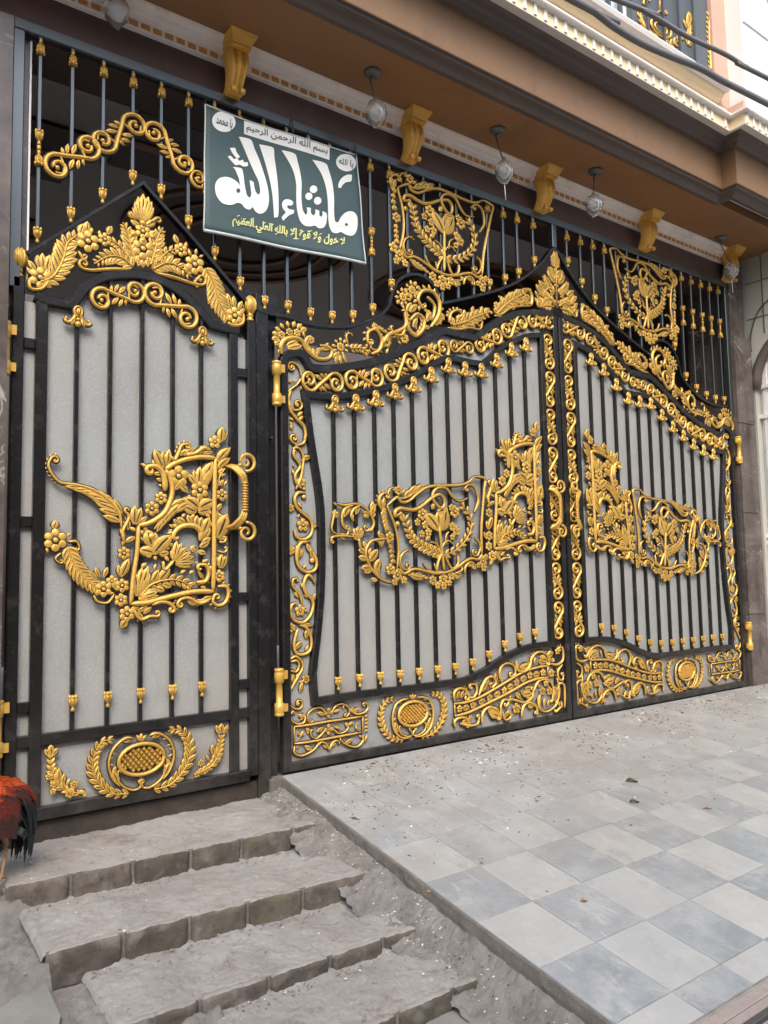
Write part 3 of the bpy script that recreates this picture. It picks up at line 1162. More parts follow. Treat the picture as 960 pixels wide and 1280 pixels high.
# ================================================================== TRANSOM GRILLE
tr = thing('transom_grille', 'fixed black grille above the gate with gold tipped bars and two flower cartouches', 'grille', (3.6, 0, 3.6))
TB = tr.location
mb = MB(); mb.box(.612, 6.62, -.004, .045, 3.612, 3.664, c=.004); off(mb, TB).obj('top_rail', BLACKT, tr)
mb = MB(); mb.box(.612, .662, -.002, .047, 2.38, 3.610, c=.004); off(mb, TB).obj('left_post', BLACKT, tr)
mb = MB(); mb.box(6.572, 6.619, -.002, .047, 2.05, 3.610, c=.004); off(mb, TB).obj('right_post', BLACKT, tr)
CX = 4.286
ped = gp((20, 220, 3.2), "40,300 275,157 510,15 720,250 930,500")
lowL = gpx("310.6,376 330,387.5 361,393.5 378,399.5 402,404.8 426,406 445,404 464,397 478.7,388.8 486,380")
knob = gpx("486,380 489.5,366 495.5,351.6 507.5,342 522,340.8 534,345.6 543.4,355 549.4,366 551,377")
lowR = gpx("551,377 572,373 603,365.8 628,358.5 649,349 665.8,336.7 680,323 688,311.7 693,309")
edge = ped[:2] + ped[2:] + catmull(lowL, 3)[1:] + catmull(knob, 3)[1:] + catmull(lowR, 3)[1:]
edge[-1] = (CX, edge[-1][1])
mir = [(2 * CX - x, z) for x, z in reversed(edge[:-1]) if 2 * CX - x < 6.57]
full = edge + mir
mb = MB(); rail(mb, full, -.020, .0, .04, c=.003); off(mb, TB).obj('curved_rail', BLACK, tr)
ztop = full[0:]
mb = MB(); mb.box(CX - .022, CX + .022, .001, .042, full[len(edge) - 1][1] + .001, 3.611, c=.004); off(mb, TB).obj('centre_post', BLACKT, tr)


def zedge(X):
    best = -9
    for a, b in zip(full, full[1:]):
        if min(a[0], b[0]) <= X <= max(a[0], b[0]) and abs(a[0] - b[0]) > 1e-6:
            best = max(best, a[1] + (b[1] - a[1]) * (X - a[0]) / (b[0] - a[0]))
    return best


XS = [.730 + .1455 * i for i in range(15)] + [2.905, 3.045, 3.185, 3.325, 3.465] + [3.605, 3.757, 3.895, 4.060]
XS += [4.424, 4.577, 4.722, 4.862, 5.01, 5.155, 5.30, 5.45, 5.60, 5.751, 5.896, 6.044, 6.190, 6.331, 6.470]
for X in XS:
    cart = 2.80 < X < 3.50 or 4.90 < X < 5.70
    zb = zedge(X)
    b = bar(tr, X, zb, 3.613, TB, .017 if X < 5.8 else .013, mm=BLACKT)
    if not cart:
        sub(b, CUP, 'bar_cup', X, .002, zb + .004, TB, sc=1.0)
        sub(b, CUP, 'bar_cup', X, .002, 3.598, TB, flip=True, sc=1.0)
    if abs(X - .730) < .01 or abs(X - .73 - .1455 * 13) < .02:
        zz = G(50, 185)[1] if X < 1 else G(463.4, 302)[1]
        sub(b, COLLAR, 'bar_collar', X, .002, zz, TB)
    if X > 5.85:
        zz = {5: 3.20, 6: 3.19}[int(X)]
        sub(b, COLLAR, 'bar_collar', X, .002, 3.215 - (X - 5.9) * .02, TB)
# arch of double scrolls over the small door
va = (50, 130, 4.571)
arch = MB(); arch.add(*bead_geo(*G(50 + 595 / 4.571, 130 + 155 / 4.571), .012, .0)); arch = off(arch, TB).obj('scroll_arch', [GOLD, ANTIQ], tr)
for a, b, fl in (("100,365", "270,245", False), ("360,212", "543,130", True), ("650,172", "822,342", False), ("905,428", "1035,560", True)):
    p, q = gp(va, a)[0], gp(va, b)[0]
    put_scroll(arch, p, q, fl, .0, base=TB, wid=1.0)

# ---- flower cartouche casting (drawn in the 6.857x view of the transom's left one)
def cartouche(name, parent, post=None, base=None):
    o = Orn(name, parent, (480, 200, 6.857), y0=.0, h=.020, post=post, base=base, wk=1.4 if post else 1.25)
    o.S("110,240 195,212 230,265 290,285 360,262 430,248 500,262 600,305 700,350 780,368 845,345", 16)
    o.S("845,345 925,402 912,480 890,590 860,740 845,850 838,985", 15)
    o.S("838,985 800,1010 750,978 690,975 620,992 540,990 440,955 370,905 310,860 250,832 190,838 160,800 132,765", 16)
    o.S("132,765 160,640 165,520 150,400 120,280 110,240", 14)
    # ribbon
    o.V("182,840 158,760 158,690 200,668 245,672", 6, 12, -1, .4, bead=False)
    o.S("205,350 165,350 172,312 215,310 270,345 330,375 400,372 470,350 540,350 575,400 572,455 540,462 500,400 484,340 510,300 560,300 610,340 650,420 700,480 770,488", 22, 14, taper=(.5, .4))
    o.V("812,625 850,560 852,500 835,430 795,390 765,392", 15, 22, 1, .9)
    o.V("240,660 190,672 165,720 180,790 215,815", 12, 30, 1, 1.0)
    o.V("790,830 820,870 830,930 800,975 775,965", 12, 30, -1, 1.0)
    # laurel branches
    o.Fe("520,835 430,760 340,670 275,570 255,470 240,370", 11, 78, 62, 42, 'b', .42, .1, 7)
    o.Fe("540,850 640,850 730,800 775,730 775,640 740,560 700,500", 10, 62, 62, 42, 'b', .42, -.1, 7)
    # tulip and stems
    o.S("512,960 512,800 512,600", 16)
    o.L("505,628 440,425", .46, .15); o.L("512,625 512,480", .42); o.L("518,628 618,520", .50, .25); o.L("512,630 560,500", .4)
    o.L("515,480 600,495", .5); o.L("470,440 500,400", .6)
    o.S("450,945 470,880 520,830 575,975 630,970 640,900", 14)
    o.S("350,820 380,890 440,945 500,965", 10); o.S("440,870 450,940", 12)
    o.S("515,790 540,750 580,750 610,790", 9); o.S("510,790 470,720 430,690", 9); o.S("550,770 560,700 590,680", 8)
    # bouquets
    o.F(390, 440, 58, 6); o.F(345, 485, 34); o.F(405, 535, 38); o.F(370, 595, 34); o.F(425, 605, 36); o.L("430,640 390,665", .6)
    o.F(655, 545, 58, 6); o.F(630, 500, 32); o.F(625, 655, 40); o.F(650, 700, 46); o.F(612, 735, 30)
    o.L("600,610 610,660", .7); o.L("215,345 232,430", .5); o.B(180, 420, 22); o.B(215, 352, 18)
    # outer garland: left side
    o.Fe("90,245 75,330 95,440", 4, 42, 48, 32, 'b', .5, 0, 6)
    o.F(105, 495, 50, 6)
    o.Fe("100,550 105,640 110,720", 4, 40, 46, 32, 'b', .5, 0, 6)
    o.F(80, 750, 50); o.F(130, 820, 56, 6); o.F(105, 865, 34); o.F(180, 885, 36)
    o.V("60,240 45,180 60,140 95,130 125,150", 20, 20, -1, .9); o.L("60,250 80,160", .4, .2); o.L("75,240 110,180", .4, .2)
    o.V("150,200 130,150 150,120 175,120", 12, 14, -1, .8)
    o.F(220, 165, 46, 6); o.S("190,200 240,240 300,250 350,230", 14, 8)
    o.L("260,240 320,205", .4); o.L("300,248 345,170", .35, -.2); o.L("330,245 385,190", .4, -.2); o.L("350,245 425,210", .4); o.L("245,205 275,180", .5)
    o.Fe("210,860 290,900 370,975", 6, 46, 52, 30, 'l', .42, 0, 10); o.L("230,870 330,950", .3)
    o.F(415, 1000, 46, 6); o.F(500, 1035, 56, 6); o.F(570, 1035, 42); o.F(500, 1090, 34); o.F(450, 1060, 34); o.F(545, 1085, 30)
    o.L("600,1040 655,1070", .6); o.L("600,1050 630,1090", .6); o.V("600,1030 650,1035 665,1020", 12, 12, 1, .8)
    o.V("680,1070 690,1020 720,1000 750,1010 770,1050", 14, 18, -1, .9); o.L("700,1010 765,1040", .3)
    o.F(842, 1045, 50, 6); o.F(845, 1100, 36); o.L("860,1000 850,1040", .6); o.F(800, 1060, 26)
    o.F(868, 1020, 26)
    return o.done()


cartouche('flower_cartouche', tr)
c2 = None
for ch in list(tr.children):
    if ch.name == 'flower_cartouche':
        c2 = copy_tree(ch, tr)
        c2.scale = (-1, 1, 1)
        c2.location = (2 * (CX - TB.x), 0, 0)

# ================================================================== THE SMALL DOOR
door = thing('pedestrian_door', 'narrow black door with gold jug ornament and frosted panels at the top of the steps', 'door', (1.23, 0, .02))
DB = door.location
mb = MB()
for (a, b) in ((.631, .680), (.730, .782), (1.686, 1.733), (1.789, 1.838)):
    mb.box(a, b, -.002 if a not in (1.686,) else .0, .045, .022, 2.36 if a > .7 and a < 1.75 else 2.43, c=.004)
off(mb, DB).obj('stile', BLACK, door)
for zz in ((.0, .056), (.320, .372)):
    mb = MB(); mb.box(.680, 1.789, .001 if zz[0] else -.004, .043, zz[0], zz[1], c=.004); off(mb, DB).obj('rail', BLACK, door)
for (x0, x1, zs_) in ((.6805, .7295, (.470, 1.290, 2.105)), (1.7335, 1.7885, (.470, .92, 1.30, 2.114))):
    for z in zs_:
        mb = MB(); mb.box(x0, x1, .002, .042, z, z + .048, c=.004); off(mb, DB).obj('side_rail', BLACK, door)
archp = gp((20, 220, 3.2), "92,458 130,478 215,492 262,430 320,393 375,378 430,374 490,376 560,392 620,420 680,462 740,520 790,578 835,590 893,602")
archp[0] = (.735, archp[0][1]); 
mb = MB(); rail(mb, [archp[0]] + catmull(archp[1:3], 1)[0:2] + catmull(archp[3:13], 3) + archp[13:], -.046, -.006, .044, c=.005)
off(mb, DB).obj('arched_head', BLACK, door)
# sheets
def strip_sheet(mb, cols, y0=.030, y1=.036):
    """sheet under a curved head, as columns (x, zbottom, ztop)"""
    v = []; n = len(cols)
    for (x, a, b) in cols:
        v += [(x, y0, a), (x, y0, b), (x, y1, b), (x, y1, a)]
    f = []
    for i in range(n - 1):
        for k in range(4):
            f.append((i * 4 + k, i * 4 + (k + 1) % 4, (i + 1) * 4 + (k + 1) % 4, (i + 1) * 4 + k))
    mb.add(v, f)
mb = MB(); strip_sheet(mb, [(x, .03, z) for x, z in [(archp[0][0], archp[0][1] - .02)] + [(x, z - .02) for x, z in archp[1:-1]] + [(1.73, archp[-1][1] - .02)]]); off(mb, DB).obj('frosted_panel', SHEET, door)
mb = MB(); mb.box(.66, .74, .030, .036, .03, 2.33); off(mb, DB).obj('frosted_panel', SHEET, door)
mb = MB(); mb.box(1.73, 1.80, .030, .036, .03, 2.33); off(mb, DB).obj('frosted_panel', SHEET, door)
for X in (.912, 1.067, 1.222, 1.378, 1.530):
    zt = lerp_path(archp, X) - .03
    b = bar(door, X, .371, zt, DB)
    sub(b, CUP, 'bar_cup', X, .000, .455, DB, sc=1.0)
    if X in (.912, 1.530):
        sub(b, CLIP, 'bar_clip', X, .0, G(*((98, 397) if X < 1 else (250, 421)))[1] - .02, DB)
# finials
for X in (.655, 1.813):
    mb = MB()
    lathe(mb, [(.012, 0), (.022, .004), (.022, .012), (.014, .018), (.018, .030), (.022, .036), (.014, .042), (.022, .052), (.034, .075), (.036, .10), (.030, .125), (.016, .145), (.004, .155)], (0, .02, 0), 14)
    for k in range(7):
        a = 2 * math.pi * k / 7
        tube(mb, [(math.cos(a) * r, .02 + math.sin(a) * r, z) for r, z in ((.022, .05), (.035, .075), (.037, .10), (.030, .127), (.014, .148))], [.003, .006, .006, .005, .002], n=5)
    o = mb.obj('finial', GOLD2, door, loc=(X - DB.x, 0 - DB.y, 2.432 - DB.z)); o.scale = (.95, .95, .95)
# scroll pair inside the arch
vd = (20, 220, 3.2)
sa = MB(); sa.add(*bead_geo(*gp(vd, "515,455")[0], .010, 0)); sa = off(sa, DB).obj('scroll_arch', [GOLD, ANTIQ], door)
put_scroll(sa, gp(vd, "343,497")[0], gp(vd, "474,462")[0], False, .0, base=DB, wid=1.05)
put_scroll(sa, gp(vd, "556,470")[0], gp(vd, "682,572")[0], True, .0, base=DB, wid=1.05)

# ---- pediment castings
o = Orn('palmette_crest', door, vd, y0=.004, h=.022)
for a, l in zip((-48, -30, -15, 0, 15, 30, 48), (60, 72, 84, 92, 84, 72, 60)):
    x0, y0_ = 508, 168
    o.L("%f,%f %f,%f" % (x0 + a * .25, y0_ + 12, x0 + math.sin(R(a)) * l * .95, y0_ - math.cos(R(a)) * l * 1.05), .34, .12 * (1 if a < 0 else -1 if a > 0 else 0))
o.F(508, 222, 34, 6); o.F(508, 292, 48, 6); o.B(508, 258, 13); o.B(508, 190, 14)
for q in ("495,200 458,175", "520,200 560,178", "490,240 455,215", "528,242 565,222", "480,270 462,240", "538,275 560,248", "485,320 470,352", "532,322 548,352", "508,330 508,368", "495,330 488,362", "522,330 530,364", "475,300 455,280", "545,305 565,290"):
    o.L(q, .5)
o.V("480,180 460,150 455,150", 12, 12, 1, .8); o.V("540,185 555,175 560,170", 12, 12, -1, .8)
for sg in (-1, 1):
    X_ = lambda x, y: "%f,%f" % (508 + sg * x + (0 if sg < 0 else y * 0), y)
    sl_ = .0
    def PT(*a):
        return ' '.join("%f,%f" % (508 + sg * a[i], a[i + 1] + (.22 * a[i] if sg > 0 else -.05 * a[i])) for i in range(0, len(a), 2))
    s1, s2 = ('l', 'r') if sg < 0 else ('r', 'l')
    o.Fe(PT(30, 350, 48, 290, 60, 230, 80, 190), 7, 40, 26, 38, 'b', .42, 0, 8, lm=52)
    o.Fe(PT(40, 365, 90, 330, 140, 330, 195, 362), 8, 44, 24, 50, 'b', .40, 0, 8, lm=46)
    o.Fe(PT(60, 330, 100, 280, 150, 260), 5, 36, 28, 40, 'b', .4, 0, 7)
    o.V(PT(60, 378, 130, 380, 200, 388, 235, 385), 13, 22, -sg * -1 * 1, 1.0)
    o.F(*[float(q) for q in PT(152, 262).split(',')], 30, 6)
    o.B(*[float(q) for q in PT(38, 235).split(',')], 13); o.B(*[float(q) for q in PT(45, 265).split(',')], 10)
    o.L(PT(140, 240, 125, 205), .5); o.L(PT(170, 250, 175, 225), .5)
o.done()
o = Orn('leaf_spray', door, vd, y0=.004, h=.022)
o.Fe("95,425 150,400 190,330 205,270 250,235", 11, 46, 34, 44, 'b', .40, .1, 9, lm=68)
o.F(98, 408, 48, 6); o.F(288, 262, 48, 6)
o.L("255,235 270,190", .5); o.L("285,225 285,180", .5); o.L("300,230 305,205", .5)
for a, b in (("80,380", "48,335"), ("95,370", "85,315"), ("110,370", "105,308"), ("120,380", "135,315"), ("75,400", "42,365")):
    o.L(a + ' ' + b, .42)
o.V("52,410 58,450 100,452 125,430", 12, 14, 1, .8); o.V("250,300 268,332 280,330", 9, 9, 1, .8); o.B(318, 282, 13)
o.done()
o = Orn('leaf_spray', door, vd, y0=.004, h=.022)
o.Fe("760,370 790,430 810,500 850,570", 11, 46, 40, 44, 'b', .40, .1, 9, lm=64)
o.F(715, 355, 44, 6); o.F(875, 560, 40, 6)
for a, b in (("700,320", "690,290"), ("720,315", "722,290"), ("735,325", "750,315"), ("860,530", "845,470"), ("875,525", "870,480"), ("890,535", "905,500"), ("895,550", "915,530"), ("700,390", "670,350")):
    o.L(a + ' ' + b, .45)
o.V("735,400 715,425 722,430", 9, 9, -1, .8); o.V("845,585 870,600 905,590 910,560", 12, 12, 1, .8)
o.done()

# ---- jug casting (drawn in the 4.572x view of the door)
def jug(name, parent, post=None, base=None, tails=True):
    o = Orn(name, parent, (140, 520, 4.572), y0=.0, h=.020, post=post, base=base, wk=1.4)
    o.S("588,238 582,500 580,800 575,1002", 19, straight=False)
    o.S("303,310 350,275 430,247 510,236 590,242", 20)
    o.S("303,310 330,350 342,430 325,500 290,560 220,608 148,628", 20)
    o.S("150,626 140,780 118,930 105,1078", 18)
    o.S("103,1074 200,1066 300,1040 420,1012 500,1002 578,1004", 20)
    # spout volute and crown leaves
    o.V("300,430 300,380 285,320 250,290 215,288", 26, 26, 1, .9, w1=16)
    o.L("290,300 238,190", .34); o.L("300,295 285,200", .3); o.L("315,280 325,190", .34); o.L("290,330 235,330", .4); o.L("295,370 250,360", .4); o.L("298,400 262,395", .35)
    o.V("325,225 355,250 375,215 395,170 425,160", 16, 16, -1, .9); o.L("385,225 440,190", .34); o.L("410,225 470,180", .34)
    o.S("420,222 470,215 520,185 560,195", 18, 12); o.L("480,218 540,170", .36); o.L("520,215 575,205", .4)
    o.F(587, 150, 40, 5); o.L("618,150 628,62", .44); o.L("630,145 655,95", .4); o.L("600,262 652,165", .34, -.15); o.L("605,300 655,225", .34, -.15); o.L("605,320 640,300", .4)
    o.Fe("615,400 612,350 645,300", 2, 46, 40, 34, 'b', .4, 0, 8)
    # border flowers
    for (x, y, r, n) in ((280, 470, 40, 6), (228, 530, 47, 6), (68, 785, 42, 6), (57, 970, 44, 6), (50, 1052, 42, 6), (84, 1132, 50, 6), (612, 915, 40, 6), (628, 452, 40, 6), (642, 645, 30, 6)):
        o.F(x, y, r, n)
    o.L("85,1165 48,1212", .6); o.L("110,1100 150,1090", .5)
    # left shoulder leaves
    o.V("70,730 60,660 95,580 75,548", 14, 16, -1, .8); o.L("70,700 50,640", .4); o.L("75,720 135,690", .4); o.L("90,650 95,590", .4); o.L("100,640 140,655", .5)
    o.L("125,620 128,510", .36); o.L("135,620 165,525", .36); o.L("150,615 200,575", .4); o.L("125,600 80,560", .4)
    o.L("45,915 35,850", .4); o.L("50,920 95,815", .34); o.L("50,905 65,840", .34); o.L("60,740 70,700", .5); o.L("0,940 30,1000", .4)
    # right column
    for q in ("600,560 640,590", "605,610 600,545", "600,700 655,560", "600,540 625,500", "600,420 595,380", "640,400 655,370", "605,700 650,690", "615,690 660,700", "600,850 580,790", "615,870 625,790", "625,870 650,800", "600,740 590,720"):
        o.L(q, .42)
    o.V("610,720 640,720 650,700", 9, 10, 1, .7); o.V("600,770 640,780 655,760", 9, 9, 1, .7)
    o.V("600,975 650,975 662,1020 640,1070 600,1082 575,1060 580,1030", 17, 20, -1, .8)
    # interior: blossom, palm and tulip
    o.F(378, 345, 66, 5)
    o.L("345,410 330,440", .5); o.L("390,390 435,440", .45); o.L("400,380 350,425", .4)
    for q in ("490,395 500,290", "505,395 572,262", "480,390 430,330", "515,400 568,300", "475,400 450,350", "515,405 562,350", "485,385 465,310"):
        o.L(q, .34)
    o.F(500, 425, 58, 6); o.L("495,530 425,448", .52, .15); o.L("495,530 570,462", .52, -.15); o.L("496,525 500,455", .5)
    o.L("480,550 405,515", .5); o.L("490,548 562,535", .5)
    # curled plume
    o.S("240,650 275,590 330,520 390,480 432,485", 7, 10)
    for q in ("430,482 352,498", "436,500 350,530", "400,505 318,548", "375,520 296,572", "350,540 275,598", "325,562 258,622", "300,590 240,648", "395,482 330,500", "350,505 300,535", "320,535 270,575"):
        o.L(q, .34, .15)
    for q in ("560,580 530,555", "470,560 450,590", "180,720 165,690", "300,800 325,830", "440,900 470,885", "240,880 250,845", "330,700 345,680", "365,690 350,720", "550,820 520,835", "420,560 395,580", "540,545 575,560", "200,650 175,640", "560,600 575,640", "195,840 165,870", "390,900 420,880", "290,960 340,975", "250,980 300,1000", "400,960 430,985", "555,890 570,850", "450,455 425,470", "345,455 330,480"):
        o.L(q, .5)
    o.V("500,715 505,665 470,630 410,628 370,650 350,680", 26, 20, 1, .6, w1=14)
    for q in ("345,650 322,655", "350,640 325,618", "385,625 350,590", "420,618 370,580", "455,622 430,565", "480,635 485,568", "500,650 510,578", "515,670 555,580", "520,700 560,640", "510,730 562,695", "500,750 555,720", "490,775 538,785", "480,780 445,745", "470,740 440,770"):
        o.L(q, .42)
    # left tulip
    o.L("240,785 158,745", .5, .25); o.L("235,790 310,660", .48, -.2); o.L("225,745 200,650", .6); o.L("230,740 245,665", .6); o.F(190, 665, 34, 4); o.B(225, 688, 22)
    o.L("230,790 190,805", .6); o.L("245,800 250,825", .8); o.L("270,790 325,780", .6); o.F(318, 735, 32, 4)
    o.S("350,828 300,880 290,830", 13)
    # fan daisy
    for q in ("352,830 368,712", "355,830 395,725", "358,832 425,745", "360,835 448,775", "362,838 468,800", "362,842 470,835", "360,846 450,862"):
        o.L(q, .26, .08)
    o.L("350,825 340,760", .34)
    # base foliage
    for q in ("140,1030 130,890", "145,1030 170,865", "150,1030 205,860", "160,1020 215,900", "170,1020 250,990", "150,1045 262,1000", "150,1050 265,1025"):
        o.L(q, .28, -.1)
    o.Fe("160,1030 220,965 320,935 400,945 465,985", 9, 52, 50, 42, 'b', .34, -.1, 11)
    o.L("230,950 265,880", .45); o.L("265,940 330,870", .42)
    o.V("478,950 530,945 550,900 535,855 500,850", 18, 18, 1, .7, w1=12); o.L("500,900 485,860", .5); o.L("520,930 495,890", .4); o.L("505,975 540,985", .5); o.L("480,960 540,950", .3)
    # feet scrolls
    o.V("112,1090 160,1160 215,1145 255,1145", 15, 18, 1, .8); o.L("140,1120 180,1165", .4); o.L("180,1130 225,1090", .4); o.L("150,1120 205,1080", .34); o.L("120,1090 165,1110", .4)
    o.V("225,1080 275,1062 320,1068 350,1090", 18, 20, -1, .9); o.B(357, 1115, 10)
    o.V("560,1045 500,1070 440,1040 395,1045 375,1065", 16, 20, 1, .9)
    for q in ("430,1050 470,1082", "455,1050 500,1085", "480,1052 535,1075", "500,1055 560,1060", "520,1045 575,1035"):
        o.L(q, .34)
    if tails:
        # handle tail (upper) and spout tail (lower), drawn from the wider 2.8235x view
        o.view = (0, 500, 2.8235)
        o.V("428,452 420,400 385,355 330,318 270,300 215,292 185,265 170,230 180,205", 9, 15, -1, .9)
        o.mb_keep = None
        for q in ("425,430 362,408", "420,405 348,385", "410,388 335,362", "395,372 318,345", "375,355 298,330", "352,338 280,322", "325,322 255,315", "295,310 228,305"):
            o.L(q, .30, -.12)
        for q in ("430,400 400,350", "405,375 372,332", "380,350 345,318", "345,330 305,305"):
            o.L(q, .26, .1)
        o.F(195, 495, 44, 6); o.L("190,455 197,425", .6); o.L("165,520 168,540", .5); o.L("235,480 250,470", .5)
        o.Fe("240,520 262,580 300,630 350,668", 10, 44, 36, 42, 'b', .36, .1, 6, lm=50)
        o.V("215,540 195,560 210,575", 5, 8, 1, .8); o.V("240,500 270,500 280,520", 6, 10, -1, .6)
        o.F(365, 668, 32, 6); o.F(395, 640, 22, 5)
        o.L("350,625 335,590", .4); o.L("365,625 380,590", .4); o.L("345,640 310,600", .3)
        o.V("330,690 345,712 380,715 400,690", 6, 8, 1, .6)
    return o.done()


jug('jug_ornament', door)

# ---- pineapple medallion with laurels
def medallion(name, parent, view, cx, cy, rx, ry, tilt, laurels, base=None):
    o = Orn(name, parent, view, y0=.0, h=.022)
    c = math.cos(R(tilt)); s_ = math.sin(R(tilt))
    E_ = lambda a, k=1.: (cx + (rx * k * math.cos(R(a))), cy - ry * k * math.sin(R(a)) - rx * k * math.cos(R(a)) * math.tan(R(tilt)))
    o.S([E_(a) for a in range(0, 361, 20)], rx * .14, taper=(1, 1), per=3)
    return o, E_


o, E_ = medallion('pineapple_medallion', door, (130, 890, 5.647), 262, 332, 160, 108, 9, None)
# studded cushion
ctr = o.m(262, 332)
for i in range(-6, 7):
    for j in range(-6, 7):
        u = (i + j) * .5 * 38; v_ = (i - j) * .5 * 46
        if (u / 138) ** 2 + (v_ / 88) ** 2 < 1:
            x, y = 262 + u, 332 + v_ - u * .158
            p = o.m(x, y); a = o.m(x + 17, y - 3); b = o.m(x, y - 21)
            dx = a[0] - p[0]; dz = b[1] - p[1]
            o.mb.add([(p[0] - dx, o.y0 - .002, p[1]), (p[0], o.y0 - .002, p[1] - dz), (p[0] + dx, o.y0 - .002, p[1]), (p[0], o.y0 - .002, p[1] + dz),
                      (p[0] - dx * .5, o.y0 - .012, p[1]), (p[0], o.y0 - .012, p[1] - dz * .5), (p[0] + dx * .5, o.y0 - .012, p[1]), (p[0], o.y0 - .012, p[1] + dz * .5)],
                     [(0, 1, 5, 4), (1, 2, 6, 5), (2, 3, 7, 6), (3, 0, 4, 7), (4, 5, 6, 7)], 0)
prism(o.mb, [o.m(*E_(a, .97)) for a in range(0, 360, 20)], .004, .010, 1)
for sg in (1, -1):
    Q = lambda *a: ' '.join("%f,%f" % (262 + sg * a[i], a[i + 1] - sg * .158 * a[i]) for i in range(0, len(a), 2))
    o.V(Q(10, 535, 60, 540, 120, 510, 160, 460, 165, 400), 14, 14, sg, .7)
    o.V(Q(20, 540, 5, 520, 8, 495), 12, 18, sg, 1.0, bead=True)
    o.S(Q(150, 500, 205, 430, 230, 330, 205, 240, 150, 185, 100, 165, 60, 175), 14)
    for q in ((160, 480, 205, 380), (205, 425, 180, 355), (222, 330, 190, 350), (228, 300, 195, 290), (215, 260, 180, 265), (190, 215, 150, 215), (140, 175, 70, 195)):
        o.L(Q(*q), .36)
    o.Fe(Q(90, 560, 200, 545, 280, 480, 330, 400, 345, 310, 320, 225, 270, 165, 190, 165), 13, 60, 50, 34, 'b', .44, 0, 8, lm=82)
o.L("262,205 262,148", .5); o.L("255,205 228,160", .4); o.L("268,205 296,160", .4)
o.F(262, 460, 16, 4)
# corner sprays
o.Fe("660,430 760,375 810,280 830,160", 10, 40, 44, 34, 'b', .46, 0, 8, lm=62)
o.F(685, 360, 30, 6); o.F(712, 412, 32, 6); o.F(655, 440, 26, 5); o.L("830,150 828,80", .6); o.L("815,150 790,95", .5); o.L("845,150 872,95", .5)
o.L("770,300 765,230", .5); o.L("740,340 720,300", .5)
o.done()
o = Orn('corner_spray', door, (0, 860, 6.), y0=.0, h=.022)
o.Fe("600,790 480,760 400,660 380,560 380,480", 10, 42, 46, 34, 'b', .46, 0, 8, lm=72)
o.F(555, 725, 36, 6); o.F(525, 790, 42, 6); o.F(405, 720, 36, 6); o.F(365, 665, 30, 5); o.F(395, 775, 26, 5)
o.L("385,500 380,425", .6); o.L("370,510 335,460", .5); o.L("395,510 430,450", .5); o.L("440,700 440,600", .44); o.L("470,720 480,640", .44); o.L("500,730 520,680", .5)
o.L("640,790 590,770", .6); o.L("650,795 620,815", .6)
o.done()

# ---- door handle, standing proud of the stile
def handle(parent, B_, xz, hgt, mirror=1, name='handle', dep=1.):
    X, Z = xz
    mb = MB()
    for sg in (1, -1):
        c = (X, Z + sg * hgt * .36)
        p = []
        rr = hgt * .115
        for i in range(27):
            u = i / 26
            a = R(-100) * sg + sg * u * 2 * math.pi * 1.45
            q = rr * (1 - .8 * u)
            p.append((c[0] - B_.x + mirror * math.cos(a) * q + mirror * .012, -.060 - B_.y + .02 * u, c[1] - B_.z + math.sin(a) * q + sg * .02))
        q0 = [(X - B_.x - mirror * .005, -.060 - B_.y, Z - B_.z + sg * hgt * .14), (X - B_.x - mirror * .020, -.060 - B_.y, Z - B_.z + sg * hgt * .20)]
        tube(mb, [p[0]] + p, [.008] * 4 + [.010] * 10 + [.008] * 14, n=7)
        # leaf arm curving back to the stile
        arm = catmull([(X - B_.x, -.058 - B_.y, Z - B_.z + sg * hgt * .15), (X - B_.x - mirror * .012, -.058 - B_.y, Z - B_.z + sg * hgt * .24), (X - B_.x - mirror * .045, -.035 - B_.y, Z - B_.z + sg * hgt * .33), (X - B_.x - mirror * .07, -.0 - B_.y, Z - B_.z + sg * hgt * .36)], 5)
        for k_ in (-1, 0, 1):
            tube(mb, [(a + k_ * .010, b, c_ + k_ * sg * .004) for a, b, c_ in arm], [.006 + .005 * math.sin(math.pi * i / (len(arm) - 1)) for i in range(len(arm))], n=6)
        tube(mb, [(X - B_.x - mirror * .02, .0 - B_.y, c[1] - B_.z), (X - B_.x - mirror * .02, -.055 - B_.y, c[1] - B_.z)], .009, n=7)
    prof = []
    n = 11
    for i in range(n):
        z = (i / n - .5) * hgt * .34
        d = hgt * .34 / n
        prof += [(.0080, z), (.0185, z + d * .3), (.0185, z + d * .6), (.0080, z + d * .95)]
    lathe(mb, prof, (X - B_.x, -.060 - B_.y, Z - B_.z), 10)
    mb.v = [(a, (b + B_.y) * dep - B_.y, c_) for a, b, c_ in mb.v]
    mb.obj(name, GOLD, parent)


handle(door, DB, G(300, 622), .46, 1)
for (x, y) in ((6, 470), (1, 946)):
    X, Z = G(x, y)
    o = link('hinge', HINGE, door, (.600 - DB.x, -.025, Z - DB.z)); o.scale = (.9, .9, .98)

# black box column between the door and the big gate
col_ = thing('gate_column', 'tall black steel box column between the small door and the left gate leaf', 'column', (1.9, .02, 0))
mb = MB(); mb.box(1.842, 1.918, .004, .09, -.10, 2.60, c=.005); mb.box(1.9185, 1.976, .045, .12, -.10, 2.56, c=.003)
off(mb, col_.location).obj('shaft', BLACK, col_)
mb = MB(); mb.box(1.77, 1.99, .05, .09, 2.36, 2.62); off(mb, col_.location).obj('upper_plate', BLACK, col_)
mb = MB(); tube(mb, [(1.935, .0, 1.80), (1.935, .05, 1.80)], .010, n=8); off(mb, col_.location).obj('bolt', BLACK, col_)

